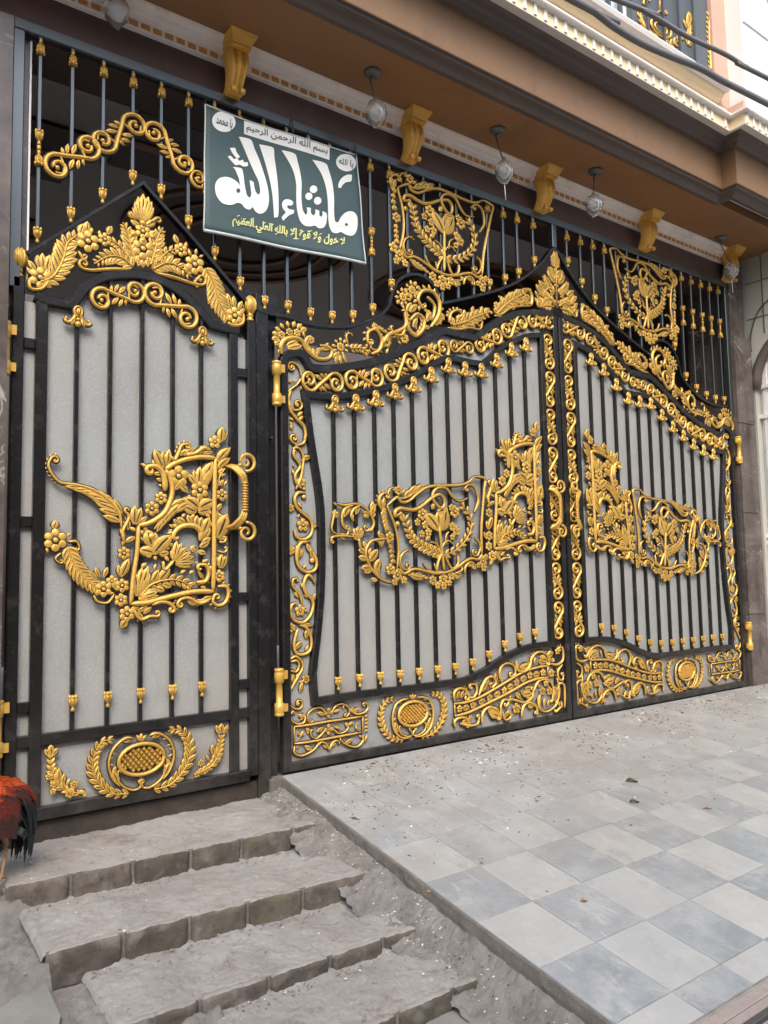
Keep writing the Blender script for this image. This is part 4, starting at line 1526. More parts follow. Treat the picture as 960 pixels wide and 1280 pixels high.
# ================================================================== THE BIG GATE LEAVES
leaf = thing('gate_leaf', 'left leaf of the big black gate, hinged beside the small door', 'gate', (1.98, 0, .0), 'leaves of the big double gate')
LB = leaf.location
XO = 4.279
top = gp((330, 330, 4.17), "88,500 95,478 112,456 150,441 188,441 222,462 243,495 262,520 330,524 400,518 530,497 650,458 780,400 870,355") + gp((520, 320, 4.8), "170,424 250,445 350,468 400,430 470,378 540,345 620,322 700,317 780,322 850,333")
top[0] = (1.988, top[0][1]); top.append((XO, top[-1][1] - .006))
sm_top = [(1.988, top[0][1])] + catmull(top[:14], 3)[1:] + top[14:16] + [top[16]] + catmull(top[17:], 3)
outer = [(1.988, .004)] + sm_top + [(XO, .004)]
mb = MB(); rail(mb, outer, -.048, -.003, .047, closed=True, c=.006); off(mb, LB).obj('outer_frame', BLACK, leaf)
it = gpx("378,487 402,490.7 426,490.7 457,486 486,478.7 517,465.5 538.6,452 557.5,443 572,445 588.8,449 603,451 613.8,441.9 628,429 645,421 661.7,416 679.4,415.4")
XI = 4.128
it[-1] = (XI, it[-1][1])
il = gpx("391.5,882.5 388,843 393,800 397.6,749 399.3,697 399,677.7 398.4,643 395,609 388,566 383,531.6 378.5,492")
ib = gpx("691.7,808 668,811.7 650,817.5 630,828 610,841.7 585,854 560,858.5 518,864.7 450,873 391.5,882.5")
ib[0] = (XI, ib[0][1] - .003)
inner = catmull(il, 2)[:-1] + catmull(it[:7], 2) + it[7:10] + it[10:11] + catmull(it[11:], 2) + catmull(ib, 2)[:-1]
mb = MB(); rail(mb, inner, -.042, -.006, .040, closed=True, c=.006); off(mb, LB).obj('inner_frame', BLACK, leaf)
cols = []
for i in range(81):
    X = 2.005 + (XO - .02 - 2.005) * i / 80
    cols.append((X, .02, max(b2 for b2 in [a[1] + (c[1] - a[1]) * (X - a[0]) / (c[0] - a[0]) for a, c in zip(sm_top, sm_top[1:]) if a[0] <= X <= c[0] and c[0] > a[0]] or [sm_top[-1][1]]) - .025))
mb = MB(); strip_sheet(mb, cols); off(mb, LB).obj('frosted_panel', SHEET, leaf)
XB = [2.336 + .1452 * i for i in range(12)]
clipz = [2.023, 2.046, 2.087, 2.149, 2.21, 2.293, 2.373, 2.370, 2.381, 2.472, 2.569, 2.629]
itp = it
for X, cz in zip(XB, clipz):
    zb = lerp_path(list(reversed(ib)), X) + .035
    zt = lerp_path(it, X) - .03
    b = bar(leaf, X, zb, zt, LB, .020)
    sub(b, CUP, 'bar_cup', X, .0, zb + .028, LB)
    sub(b, CLIP, 'bar_clip', X, .0, cz - .012, LB)
# vine border along the top and the meeting stile
vt = MB(); vt.add(*bead_geo(2.3, 2.18, .006, .012)); vt = off(vt, LB).obj('vine_border', [GOLD, ANTIQ], leaf)


mb = MB(); mb.box(4.1285, 4.232, .019, .027, .05, 2.80); off(mb, LB).obj('vine_gap_shade', BLACK, leaf)  # black strip standing in for the shadow in the narrow vine channel


def border(path, n, flip0=False, wid=1.):
    T = plen(path)
    q = resample(path, T / (n * 10))
    N = len(q) - 1
    for i in range(n):
        a = q[int(N * (i + .2) / n)]; b = q[min(N, int(N * (i + .8) / n))]
        put_scroll(vt, a, b, flip0 if i % 2 else not flip0, .016, base=LB, wid=wid)


bt = [((a[0] + b[0]) / 2, (a[1] + b[1]) / 2) for a, b in zip(resample(catmull(gpx("375,465 402,468.5 426,467 457,461 486,453 517,440.5 555,424.5"), 4), .02), resample(catmull(gpx("378,487 402,490.7 426,490.7 457,486 486,478.7 517,465.5 557.5,443"), 4), .02))]
bt = catmull(gpx("377,470 402,479 426,478.5 457,473.5 486,465.5 517,452.5 549,437 562,430"), 4)
border(bt, 4, False, 1.15)
border(gpx("563,430 574,432 594,437"), 1, False, 1.1)
border(catmull(gpx("596,436 612,425 628,415 643,407.5 660,402.5 694,400"), 4), 3, True, 1.1)
border([(4.181, 2.770), (4.181, .560)], 8, False, 1.02)
# left border castings
for nm, vv, cmds in (('vine_casting', (340, 480, 5.82), 1), ('vine_casting', (340, 680, 5.82), 2)):
    o = Orn(nm, leaf, vv, y0=.022, h=.020)
    if cmds == 1:
        o.V("150,40 130,110 165,180 205,185", 17, 40, 1, 1.0)
        o.S("130,100 140,180 190,250 240,300 255,360 245,410", 18)
        o.V("255,350 245,420 200,440 160,420", 16, 34, -1, 1.1)
        for q in ("165,200 130,200", "200,230 235,195", "190,240 150,215", "170,260 140,240", "210,260 240,230", "165,300 145,270", "160,330 150,290", "235,310 215,270"):
            o.L(q, .5)
        o.B(190, 452, 14)
        o.V("185,765 220,680 235,600 240,530 215,470 180,460", 16, 18, 1, .6); o.S("170,470 170,520 200,560 215,600 180,660 190,720 230,760", 16)
        o.L("235,540 295,525", .5); o.L("230,560 265,515", .4); o.L("180,600 160,580", .5); o.L("180,660 160,620", .5); o.F(228, 708, 38, 5); o.B(248, 760, 12)
        o.S("255,790 200,790 175,840 195,900 245,945 290,985 305,1040 290,1100 240,1130 190,1110 175,1060", 18)
        o.F(150, 900, 34, 6); o.F(238, 1025, 52, 5); o.B(245, 820, 18); o.L("200,860 235,900", .4); o.L("190,890 225,940", .4); o.L("305,1040 340,1030", .6); o.L("200,970 215,945", .6)
        o.F(155, 1205, 34, 6); o.S("190,1280 200,1190 230,1150 265,1150", 18); o.L("205,1270 215,1190", .36); o.L("225,1260 235,1200", .3); o.L("265,1160 300,1230", .36); o.L("290,1220 320,1280", .36); o.L("200,1145 300,1140", .16)
    else:
        o.S("190,10 190,110 215,175 270,205 325,185 335,120 310,60", 18); o.F(150, 50, 34, 6); o.L("240,180 260,150", .6); o.B(305, 120, 20); o.L("285,10 310,100", .34); o.L("215,20 205,90", .34)
        o.V("230,440 215,370 165,310 165,260 190,250", 16, 14, -1, .6); o.S("325,285 300,240 265,230 240,300 260,360 300,400 310,450 290,520 240,570 180,560 145,500 155,445 190,430", 18)
        o.F(218, 485, 46, 5); o.L("245,480 275,490", .6); o.L("205,390 175,350", .45); o.L("310,420 330,360", .4); o.L("240,330 225,280", .4); o.L("280,390 245,370", .4)
        o.F(155, 612, 38, 6); o.L("230,590 315,590", .3); o.S("210,590 260,610 295,680 290,770 240,805 190,795 170,740 185,660 200,620", 17); o.L("260,690 270,620", .5); o.L("230,710 175,770", .45); o.L("280,740 255,780", .5); o.L("190,640 205,615", .5)
        o.V("135,850 180,820 225,850 235,900 205,960 160,1040 135,1100 150,1180 190,1205", 15, 42, 1, 1.0); o.V("150,860 190,850 210,880 190,930 150,925", 14, 16, -1, .7)
        o.F(262, 985, 38, 6); o.L("240,1000 210,1010", .5); o.L("150,1010 135,950", .4); o.L("170,1010 165,950", .4); o.L("190,990 200,945", .4); o.L("215,1080 235,1010", .4)
    o.done()
o = Orn('vine_casting', leaf, (350, 440, 8.727), y0=.022, h=.02)
o.V("110,460 120,410 200,350 250,260 225,160 170,110", 18, 55, 1, 1.15, w1=12)
for q in ("130,330 105,290", "150,330 130,290", "175,320 170,280", "260,240 300,260", "290,340 240,400", "350,360 280,390"):
    o.L(q, .4)
o.S("255,230 310,240 320,320 260,350", 16); 
o.done()

# ---- bottom: framed scroll tablet
o = Orn('scroll_tablet', leaf, (350, 860, 7.385), y0=.02, h=.018, wk=1.4)
o.S("145,362 300,342 460,312 620,290 778,265", 14, per=2); o.S("778,265 778,410", 14, straight=True); o.S("778,410 620,440 460,470 300,500 145,520", 14, per=2); o.S("145,520 145,362", 14, straight=True)
for (x, y, r) in ((466, 236, 50), (466, 388, 54)):
    o.F(x, y, r, 4, 90)
    o.B(x, y, 12)
o.V("440,245 400,190 340,190 280,230 270,290 290,320", 12, 22, 1, .6); o.L("425,250 360,230", .4); o.L("345,215 320,180", .4)
o.V("490,230 530,170 590,150 645,180 655,230 635,262", 12, 22, -1, .6); o.L("510,225 570,205", .4); o.L("600,200 605,155", .4)
o.V("250,260 235,320 180,335 130,310 110,260 125,225", 14, 16, -1, .8); o.L("240,270 180,250", .45); o.L("230,285 200,300", .4); o.L("250,270 230,240", .4)
o.V("690,230 730,245 790,230 825,190 820,150 795,140", 14, 18, 1, .8); o.L("690,230 745,190", .45); o.L("680,215 690,180", .5); o.L("700,235 660,190", .4)
for k_ in range(5):
    o.L("112,%d 90,%d" % (390 + k_ * 30, 372 + k_ * 32), .5); o.L("800,%d 832,%d" % (270 + k_ * 34, 252 + k_ * 34), .5)
o.V("425,400 380,450 340,470 300,440 300,400", 11, 16, -1, .6); o.L("290,400 250,375", .5); o.L("280,430 265,400", .5); o.L("420,370 350,410", .34)
o.V("505,380 550,420 600,415 640,380 645,340", 11, 16, 1, .6); o.L("645,350 690,315", .5); o.L("640,365 620,320", .5); o.L("520,360 575,380", .34)
o.L("200,460 230,400", .5); o.L("195,440 180,410", .5); o.L("200,465 185,480", .5); o.L("215,440 245,430", .4); o.L("710,350 740,390", .5); o.L("715,350 735,325", .5); o.L("700,345 690,330", .5)
o.V("150,540 145,600 200,630 270,610 330,570 370,520", 15, 12, 1, .3); o.L("310,570 240,540", .36); o.L("290,580 250,560", .36); o.L("165,560 190,540", .5); o.L("120,600 100,550", .5)
o.V("470,580 440,520 400,505 375,520", 14, 12, 1, .5); o.V("470,580 490,520 530,490 560,500", 14, 12, -1, .5); o.L("450,560 410,530", .4); o.L("490,550 530,510", .4)
o.V("775,440 780,490 730,545 660,540 600,510 570,480", 15, 12, -1, .3); o.L("620,515 690,475", .36); o.L("640,525 660,490", .36); o.L("770,460 745,440", .5); o.L("800,500 820,440", .5)
o.done()

# ---- bottom: medallion of the big leaf (8x view)
o = Orn('pineapple_medallion', leaf, (460, 840, 8.), y0=.018, h=.018, wk=1.4)
EL = lambda a, k=1.: (462 + 142 * k * math.cos(R(a)), 420 - 122 * k * math.sin(R(a)) - 142 * k * math.cos(R(a)) * .12)
o.S([EL(a) for a in range(0, 361, 20)], 22, taper=(1, 1), per=3)
for i in range(-6, 7):
    for j in range(-6, 7):
        u = (i + j) * .5 * 33; v_ = (i - j) * .5 * 40
        if (u / 122) ** 2 + (v_ / 100) ** 2 < 1:
            x, y = 462 + u, 420 + v_ - u * .12
            p = o.m(x, y); a = o.m(x + 15, y - 2); b = o.m(x, y - 18)
            dx = a[0] - p[0]; dz = b[1] - p[1]
            o.mb.add([(p[0] - dx, o.y0 - .002, p[1]), (p[0], o.y0 - .002, p[1] - dz), (p[0] + dx, o.y0 - .002, p[1]), (p[0], o.y0 - .002, p[1] + dz),
                      (p[0] - dx * .5, o.y0 - .012, p[1]), (p[0], o.y0 - .012, p[1] - dz * .5), (p[0] + dx * .5, o.y0 - .012, p[1]), (p[0], o.y0 - .012, p[1] + dz * .5)],
                     [(0, 1, 5, 4), (1, 2, 6, 5), (2, 3, 7, 6), (3, 0, 4, 7), (4, 5, 6, 7)], 0)
prism(o.mb, [o.m(*EL(a, .97)) for a in range(0, 360, 20)], o.y0 + .002, o.y0 + .008, 1)
for sg in (1, -1):
    Q = lambda *a: ' '.join("%f,%f" % (462 + sg * a[i], a[i + 1] - sg * .13 * a[i]) for i in range(0, len(a), 2))
    o.S(Q(20, 655, 100, 650, 170, 590, 200, 500, 200, 400, 170, 310, 110, 270, 50, 262), 14)
    o.V(Q(10, 640, 60, 640, 120, 600, 135, 540), 13, 12, sg, .6); o.V(Q(0, 640, 10, 600, 30, 580), 12, 18, sg, .9)
    for q in ((150, 590, 180, 480), (190, 470, 165, 440), (195, 400, 165, 390), (185, 340, 155, 340), (150, 290, 110, 295), (100, 255, 55, 275)):
        o.L(Q(*q), .4)
    o.Fe(Q(90, 665, 180, 655, 260, 590, 305, 500, 320, 400, 300, 310, 250, 250, 180, 250), 13, 50, 50, 36, 'b', .46, 0, 8, lm=74)
o.L("462,275 462,215", .5); o.L("455,275 430,225", .4); o.L("470,275 495,225", .4)
o.done()

# ---- bottom: waving flower band with scrolls (6x view)
o = Orn('flower_band', leaf, (560, 790, 6.), y0=.018, h=.018, wk=1.4)
o.S("55,540 140,530 240,495 340,440 440,380 520,330 600,290 690,265 758,256", 13)
o.S("60,632 150,610 240,570 340,520 440,470 520,425 600,380 690,350 762,342", 13)
o.S("60,540 62,632", 12, straight=True); o.S("758,256 762,342", 12, straight=True)
for (x, y, r) in ((97, 578, 30), (200, 550, 32), (325, 495, 32), (432, 440, 30), (527, 380, 32), (628, 325, 32), (722, 305, 30)):
    o.F(x, y, r, 5)
for (x, y) in ((147, 570), (265, 525), (380, 470), (480, 412), (578, 352), (675, 320)):
    o.L("%d,%d %d,%d" % (x - 22, y + 10, x + 24, y - 12), .6); o.L("%d,%d %d,%d" % (x, y, x + 5, y - 22), .5); o.L("%d,%d %d,%d" % (x, y, x - 2, y + 22), .5)
V_ = [("60,520 55,460 90,425 140,435 165,480", 16, 26, -1), ("160,490 200,492 225,450 220,400 185,392", 14, 22, 1), ("240,480 270,400 300,350 345,335 370,380 350,410", 16, 18, 1),
      ("420,390 395,320 410,260 455,235 505,255 515,310 490,335", 14, 22, -1), ("520,220 530,280 575,300 620,260 640,190 690,150 750,170 770,230", 16, 18, -1), ("780,240 830,245 870,210 870,130 850,115", 14, 18, 1),
      ("780,140 760,170 790,220", 13, 14, 1), ("870,245 835,290 840,350 870,360 875,320", 12, 14, 1),
      ("65,720 60,670 100,645 150,650 170,690", 16, 22, -1), ("100,690 170,705 230,690 245,640", 14, 16, 1), ("265,690 270,610 320,565 380,590 400,640", 16, 18, -1),
      ("410,650 405,560 430,510 465,520 450,555", 14, 16, -1), ("420,600 440,660 480,640 470,600", 12, 14, 1), ("470,500 540,520 590,530 640,490 650,430", 14, 16, 1),
      ("560,640 575,560 620,530 670,560 680,600", 16, 18, -1), ("700,470 690,560 740,600 800,570 830,530", 14, 10, 1), ("650,450 690,370 760,360 800,420 790,520", 14, 10, -1), ("830,350 845,450 830,530", 12, 10, -1),
      ("860,560 830,590 820,600", 12, 10, -1), ("885,570 885,470 880,400 850,385 835,420", 13, 14, 1)]
for (p_, w_, r_, s_) in V_:
    o.V(p_, w_, r_, s_, .8)
for q in ("80,500 100,440", "110,500 130,440", "140,490 150,450", "250,450 310,370", "260,430 290,400", "270,410 320,355", "320,400 350,380", "375,380 370,310", "560,280 620,240", "550,270 600,250", "660,240 665,190", "700,200 760,215", "690,220 745,235", "700,190 750,195",
          "760,190 800,150", "785,300 780,280", "110,690 150,680", "120,680 180,660", "320,600 395,640", "310,590 380,610", "330,580 390,590", "430,640 470,600", "520,460 560,500", "560,440 600,480", "590,430 640,420", "570,470 640,460", "600,490 660,470", "610,560 660,550",
          "700,560 690,480", "730,560 735,500", "760,560 770,510", "700,420 690,390", "820,440 850,480", "850,560 840,520", "870,570 860,520", "840,470 800,410", "800,520 830,440", "490,480 470,500", "460,520 500,500", "500,620 470,640"):
    o.L(q, .42)
for (x, y, r) in ((525, 575, 44), (722, 445, 36), (775, 445, 34), (745, 385, 28), (790, 310, 34), (830, 145, 28), (175, 405, 20), (180, 640, 18), (675, 605, 20)):
    o.F(x, y, r, 5)
o.done()

# ---- the middle: cartouche, half jug and side foliage
def affine(src, dst):
    """least squares affine taking world points src to dst"""
    S = [[0] * 3 for _ in range(3)]; bx_ = [0] * 3; bz_ = [0] * 3
    for (x, z), (X, Z) in zip(src, dst):
        r = (x, z, 1)
        for i in range(3):
            for j in range(3):
                S[i][j] += r[i] * r[j]
            bx_[i] += r[i] * X; bz_[i] += r[i] * Z
    M = Matrix(S).inverted()
    a = M @ Vector(bx_); b = M @ Vector(bz_)
    return (a[0], a[1], a[2], b[0], b[1], b[2])


v1 = (480, 200, 6.857); v2 = (400, 560, 6.); v3 = (540, 510, 5.333)
src = gp(v1, "110,240 925,402 838,985 132,765 190,838")
dst = gp(v2, "505,430") + gp(v3, "345,475 335,970") + gp(v2, "580,905 625,945")
cartouche('flower_cartouche', leaf, affine(src, dst), LB)
v4 = (140, 520, 4.572)
src = gp(v4, "588,238 575,1002 105,1076 150,627 303,310")
dst = gp(v3, "680,238 690,888 415,940 422,568 500,305")
jug('jug_ornament', leaf, affine(src, dst), LB, tails=False)
o = Orn('side_foliage', leaf, v2, y0=.0, h=.018, wk=1.45)
o.F(112, 495, 34, 5)
o.S("125,415 180,430 260,420 320,440 370,490 400,560 380,615 345,620", 12)
o.V("375,600 345,625 330,600", 11, 14, -1, .8)
o.S("250,425 180,460 160,530 175,590 235,630", 13); o.S("300,430 250,460 230,510 250,550", 12)
o.V("150,640 200,650 215,600", 11, 16, 1, .8)
o.V("110,470 90,560 85,610 110,640 160,650 240,665", 11, 10, 1, .3)
o.V("240,665 150,660 90,670 80,700", 13, 14, 1, .9)
for q in ("100,410 130,430", "160,410 150,440", "210,430 175,520", "230,440 190,490", "290,430 265,500", "250,500 235,545", "385,480 395,400", "380,500 410,420", "400,520 415,490", "370,500 320,480", "365,510 320,510", "360,520 330,520",
          "285,680 250,600", "285,680 280,590", "285,680 310,600", "285,680 325,620", "285,690 240,640", "150,670 190,685"):
    o.L(q, .42)
o.S("290,680 300,750 340,780", 12)
o.S("540,1010 470,990 400,930 350,840 340,770 370,710 410,690 500,680", 13)
for q in ("350,760 325,700", "350,780 285,765", "355,830 285,820", "385,900 305,900", "390,905 330,935", "420,980 380,985", "430,990 390,1000", "360,800 380,750", "370,850 430,760", "365,820 410,770", "410,930 445,830", "440,960 420,880", "480,690 420,700", "470,690 440,730", "480,670 430,640", "440,665 440,620", "465,680 460,745"):
    o.L(q, .46)
o.V("500,690 520,740 545,780", 9, 8, 1, .4)
o.Fe("470,470 490,560 505,620", 5, 52, 46, 30, 'b', .42, 0, 8)
o.done()

# ---- crest over the big leaf
o = Orn('scroll_crest', leaf, (330, 330, 4.174), y0=.006, h=.020, wk=1.2)
o.S("95,470 88,430 110,395 160,385 200,405 230,455 285,495 340,490 355,455 330,430 290,425", 22, 14)
for k_ in range(9):
    a = R(215 - k_ * 23)
    o.L("%f,%f %f,%f" % (140 + math.cos(a) * 62, 375 - math.sin(a) * 48, 140 + math.cos(a) * 100, 375 - math.sin(a) * 80), .62)
for (x, y, r) in ((72, 405, 22), (95, 370, 24), (135, 355, 24), (175, 358, 24)):
    o.F(x, y, r, 6)
o.F(247, 395, 24, 6)
for q in ("205,350 215,385", "80,440 78,470", "100,450 85,470", "120,425 180,400", "125,440 200,425", "215,400 230,470", "235,430 255,480", "255,440 280,500", "275,450 310,440", "300,440 350,440", "320,430 340,410", "290,440 280,480", "215,430 240,370"):
    o.L(q, .4)
o.F(402, 432, 26, 8)
for k_ in range(9):
    a = R(k_ * 40 + 10)
    o.L("%f,%f %f,%f" % (402 + math.cos(a) * 24, 432 - math.sin(a) * 26, 402 + math.cos(a) * 48, 432 - math.sin(a) * 50), .6)
for q in ("385,470 375,520", "400,475 402,520", "415,470 432,515", "390,460 360,490"):
    o.L(q, .45)
o.V("440,420 430,380 440,362 458,366", 8, 6, -1, .5)
o.Fe("450,440 510,440 550,470", 5, 36, 34, 40, 'b', .42, 0, 10)
o.V("560,470 600,450 615,400 585,345 545,355 540,400", 17, 20, 1, .9); o.V("560,340 600,340 650,370 640,400", 14, 12, -1, .6)
o.L("600,345 570,305", .5); o.L("620,350 600,320", .4)
o.F(640, 405, 34, 7); o.F(735, 388, 30, 7); o.F(690, 365, 22, 5)
o.V("590,450 560,440 555,410", 10, 12, -1, .6); o.V("610,430 650,370 700,350 740,320 735,250", 18, 10, 1, .4, w1=12)
o.V("735,330 720,370 680,365 662,335", 14, 10, -1, .5)
o.V("740,250 750,330 790,375 830,340 835,290 800,260 765,290", 18, 18, -1, .7)
o.V("870,330 910,270 915,200 880,145 830,140 805,180 820,220", 20, 20, 1, .6); o.S("850,170 890,220 880,290", 12)
o.F(728, 172, 26, 8); o.F(775, 135, 26, 8)
for cx_, cy_ in ((728, 172), (775, 135)):
    for k_ in range(9):
        a = R(k_ * 40 + 20)
        o.L("%f,%f %f,%f" % (cx_ + math.cos(a) * 22, cy_ - math.sin(a) * 24, cx_ + math.cos(a) * 44, cy_ - math.sin(a) * 52), .62)
for q in ("735,240 725,210", "745,245 770,200", "760,250 800,210", "780,330 800,280", "850,300 870,250", "860,250 830,230", "800,340 780,300", "835,330 870,330", "860,280 895,290", "700,400 720,420", "650,440 640,470"):
    o.L(q, .42)
for (x, y, r) in ((862, 260, 22), (900, 300, 24), (925, 270, 22)):
    o.F(x, y, r, 6)
o.view = (520, 320, 4.8)
o.F(160, 365, 24, 6); o.F(140, 395, 20, 5); o.F(215, 385, 28, 6)
o.Fe("215,415 290,398 350,368 440,335", 8, 48, 44, 40, 'b', .46, .1, 12, lm=66)
o.S("190,430 260,440 320,430 380,440 400,410", 11, 6)
for q in ("300,380 290,320", "340,350 345,300", "390,340 400,300", "250,390 260,350", "420,350 440,310", "330,400 360,430", "280,410 300,445", "440,330 465,345"):
    o.L(q, .5)
for k_ in range(6):
    a = R(190 - k_ * 30)
    o.L("%f,%f %f,%f" % (235 + math.cos(a) * 30, 350 - math.sin(a) * 22, 235 + math.cos(a) * 55, 350 - math.sin(a) * 48), .55)
o.S("200,400 210,345 250,325 275,350 255,372", 12); o.V("360,400 385,420 400,400", 8, 8, 1, .6)
o.F(485, 295, 24, 6); o.F(480, 330, 20, 6); o.L("440,340 420,320", .5); o.L("500,250 505,235", .6)
o.Fe("480,350 540,290 600,250 665,212", 8, 50, 42, 40, 'b', .46, -.1, 12, lm=66)
o.S("470,360 520,345 570,310 640,300 690,300", 11, 7)
for q in ("520,290 515,240", "560,260 560,215", "600,235 610,195", "560,300 600,310", "610,270 650,290", "640,225 650,190", "665,215 680,190"):
    o.L(q, .5)
o.S("690,300 695,250 680,210 640,200", 16, 12); o.L("685,280 640,270", .5); o.L("690,250 650,240", .5); o.L("680,225 690,195", .5); o.F(650, 260, 20, 5)
o.V("600,250 630,240 645,265 625,285", 9, 9, -1, .5)
o.done()
# pointed finial crest, one half on each leaf
o = Orn('pointed_crest', leaf, (600, 200, 6.), y0=.006, h=.026)
o.Fe("556,800 552,750 562,700", 5, 34, 26, 42, 'b', .5, 0, 8, lm=42)
o.Fe("560,900 535,850 520,800", 5, 40, 28, 45, 'b', .5, 0, 8, lm=48)
o.Fe("560,990 510,930 480,860", 6, 44, 30, 45, 'b', .5, 0, 9, lm=54)
o.Fe("550,1060 490,1010 440,930", 7, 46, 30, 45, 'b', .5, 0, 9, lm=56)
o.Fe("540,1100 480,1080 425,1020", 6, 44, 30, 45, 'b', .5, 0, 9, lm=52)
for y in (730, 775, 825, 880, 940, 1060):
    o.B(566, y, 11)
for q in ("572,780 560,690", "570,800 535,740", "572,760 574,684", "570,860 525,800", "560,920 505,830", "540,960 480,870", "500,980 440,900", "470,1010 420,930", "450,1040 415,980", "440,1080 412,1030", "560,1090 540,1020", "520,1090 500,1030", "480,1090 470,1040"):
    o.L(q, .44)
o.V("560,1100 500,1090 440,1100 430,1060", 14, 18, -1, .9); o.V("570,1090 520,1040 470,1060", 14, 18, 1, .9); o.V("560,1000 520,960 480,990", 14, 16, 1, .9)
o.F(540, 1000, 22, 6); o.F(500, 940, 20, 6); o.F(552, 900, 20, 6); o.F(455, 1000, 20, 6)
o.S("575,690 575,1110", 10, straight=True)
o.done()
# hinges and handle
for (yy) in (508, 895):
    X, Z = G(343, yy)
    link('hinge', HINGE, leaf, (1.952 - LB.x, -.02, Z - LB.z))
handle(leaf, LB, (4.196, G(692, 636)[1]), .40, 1, dep=.62)
# right leaf: the same leaf handed
right = copy_tree(leaf)
right.scale = (-1, 1, 1)
right.location = (2 * CX - LB.x, 0, LB.z)
tag(right, 'right leaf of the big black gate, hinged on the brown marble pillar', 'gate', 'leaves of the big double gate')
for ch in right.children:
    if ch.name.startswith('hinge'):
        ch.location.x -= .012
mb = MB(); mb.box(CX - .012, CX + .012, .012, .03, .01, 2.86); o = mb.obj('meeting_strip', BLACK, leaf); o.location = (-LB.x, 0, 0)
# ================================================================== BANNER
ban = thing('banner', 'teal cloth banner with large white Arabic calligraphy tied to the grille above the small door', 'banner', (2.05, -.05, 2.8))
BB = ban.location
VB = (250, 120, 4.364)
YB = -.052
cq = [G(250 + a / 4.364, 120 + b / 4.364, YB) for a, b in ((25, 52), (857, 320), (902, 916), (20, 732))]


def wav(x, z):          # gentle ripple of the cloth
    return .006 * math.sin(x * 9 + z * 3) + .004 * math.sin(z * 14 - x * 4)


NX, NZ = 28, 18
mb = MB(); v = []
for j in range(NZ + 1):
    for i in range(NX + 1):
        u, t = i / NX, j / NZ
        a = Vector(cq[0]).lerp(Vector(cq[1]), u); b = Vector(cq[3]).lerp(Vector(cq[2]), u)
        p = a.lerp(b, t)
        sag = -.012 * math.sin(u * math.pi) * (1 - t) - .006 * abs(math.sin(u * math.pi * 6)) * (1 - t)
        v.append((p.x - BB.x, YB + wav(p.x, p.y) - BB.y, p.y + sag - BB.z))
f = [(j * (NX + 1) + i, j * (NX + 1) + i + 1, (j + 1) * (NX + 1) + i + 1, (j + 1) * (NX + 1) + i) for j in range(NZ) for i in range(NX)]
mb.add(v, f, 0, True)
bo = mb.obj('cloth', CLOTH, ban)
sd_ = bo.modifiers.new('s', 'SOLIDIFY'); sd_.thickness = .002; sd_.offset = 1
for nm, a, b in (('hem', 2, 3), ('hem', 3, 0), ('hem', 0, 1), ('hem', 1, 2)):
    mb = MB()
    p, q = Vector(cq[a]), Vector(cq[b])
    nseg = 24; pts3 = []
    for i in range(nseg + 1):
        r = p.lerp(q, i / nseg)
        sag = -.012 * math.sin(i / nseg * math.pi) if (a, b) == (0, 1) else 0
        pts3.append((r.x - BB.x, YB + wav(r.x, r.y) - .002 - BB.y, r.y + sag - BB.z))
    tube(mb, pts3, .0085 if (a, b) == (2, 3) else .0045, n=6)
    mb.obj(nm, BHEM, ban)


def vb(x, y, d):
    X, Z = G(VB[0] + x / VB[2], VB[1] + y / VB[2], YB)
    return (X - BB.x, YB + wav(X, Z) - d - BB.y, Z - BB.z)


def tri_fill(loops, per=5, curved=True):
    """fill closed outlines (view px) with Blender's own 2-D curve filling, return verts, faces"""
    cu_ = bpy.data.curves.new('glyph', 'CURVE')
    cu_.dimensions = '2D'; cu_.fill_mode = 'FRONT'
    for lp in loops:
        q = P2(lp) if isinstance(lp, str) else lp
        if curved:
            qq = []
            n = len(q)
            for i in range(n):
                a, b, c, d = q[i - 1], q[i], q[(i + 1) % n], q[(i + 2) % n]
                # keep sharp corners sharp
                for k in range(per):
                    t = k / per
                    qq.append(tuple(.5 * ((2 * b[j]) + (-a[j] + c[j]) * t * .7 + (2 * a[j] - 5 * b[j] + 4 * c[j] - d[j]) * t * t * .0 + (-2 * b[j] + 2 * c[j] + (a[j] - c[j]) * .7) * 0) + (c[j] - b[j]) * 0 for j in (0, 1)) if False else hermite(a, b, c, d, t))
            q = qq
        sp = cu_.splines.new('POLY')
        sp.points.add(len(q) - 1)
        for i, (x, y) in enumerate(q):
            sp.points[i].co = (x, -y, 0, 1)
        sp.use_cyclic_u = True
    return curve_mesh(cu_)


def hermite(a, b, c, d, t):
    """Hermite segment b-c; tangents vanish at sharp corners of the outline"""
    def tan(p, q, r):
        u = Vector((q[0] - p[0], q[1] - p[1])); w_ = Vector((r[0] - q[0], r[1] - q[1]))
        if u.length < 1e-6 or w_.length < 1e-6:
            return Vector((0, 0))
        cs = u.normalized().dot(w_.normalized())
        k = max(0, cs) ** .5
        return (u.normalized() + w_.normalized()).normalized() * k if (u.normalized() + w_.normalized()).length > 1e-3 else Vector((0, 0))
    L = math.dist(b, c)
    m0 = tan(a, b, c) * L; m1 = tan(b, c, d) * L
    h00 = 2 * t ** 3 - 3 * t * t + 1; h10 = t ** 3 - 2 * t * t + t; h01 = -2 * t ** 3 + 3 * t * t; h11 = t ** 3 - t * t
    return (h00 * b[0] + h10 * m0.x + h01 * c[0] + h11 * m1.x, h00 * b[1] + h10 * m0.y + h01 * c[1] + h11 * m1.y)


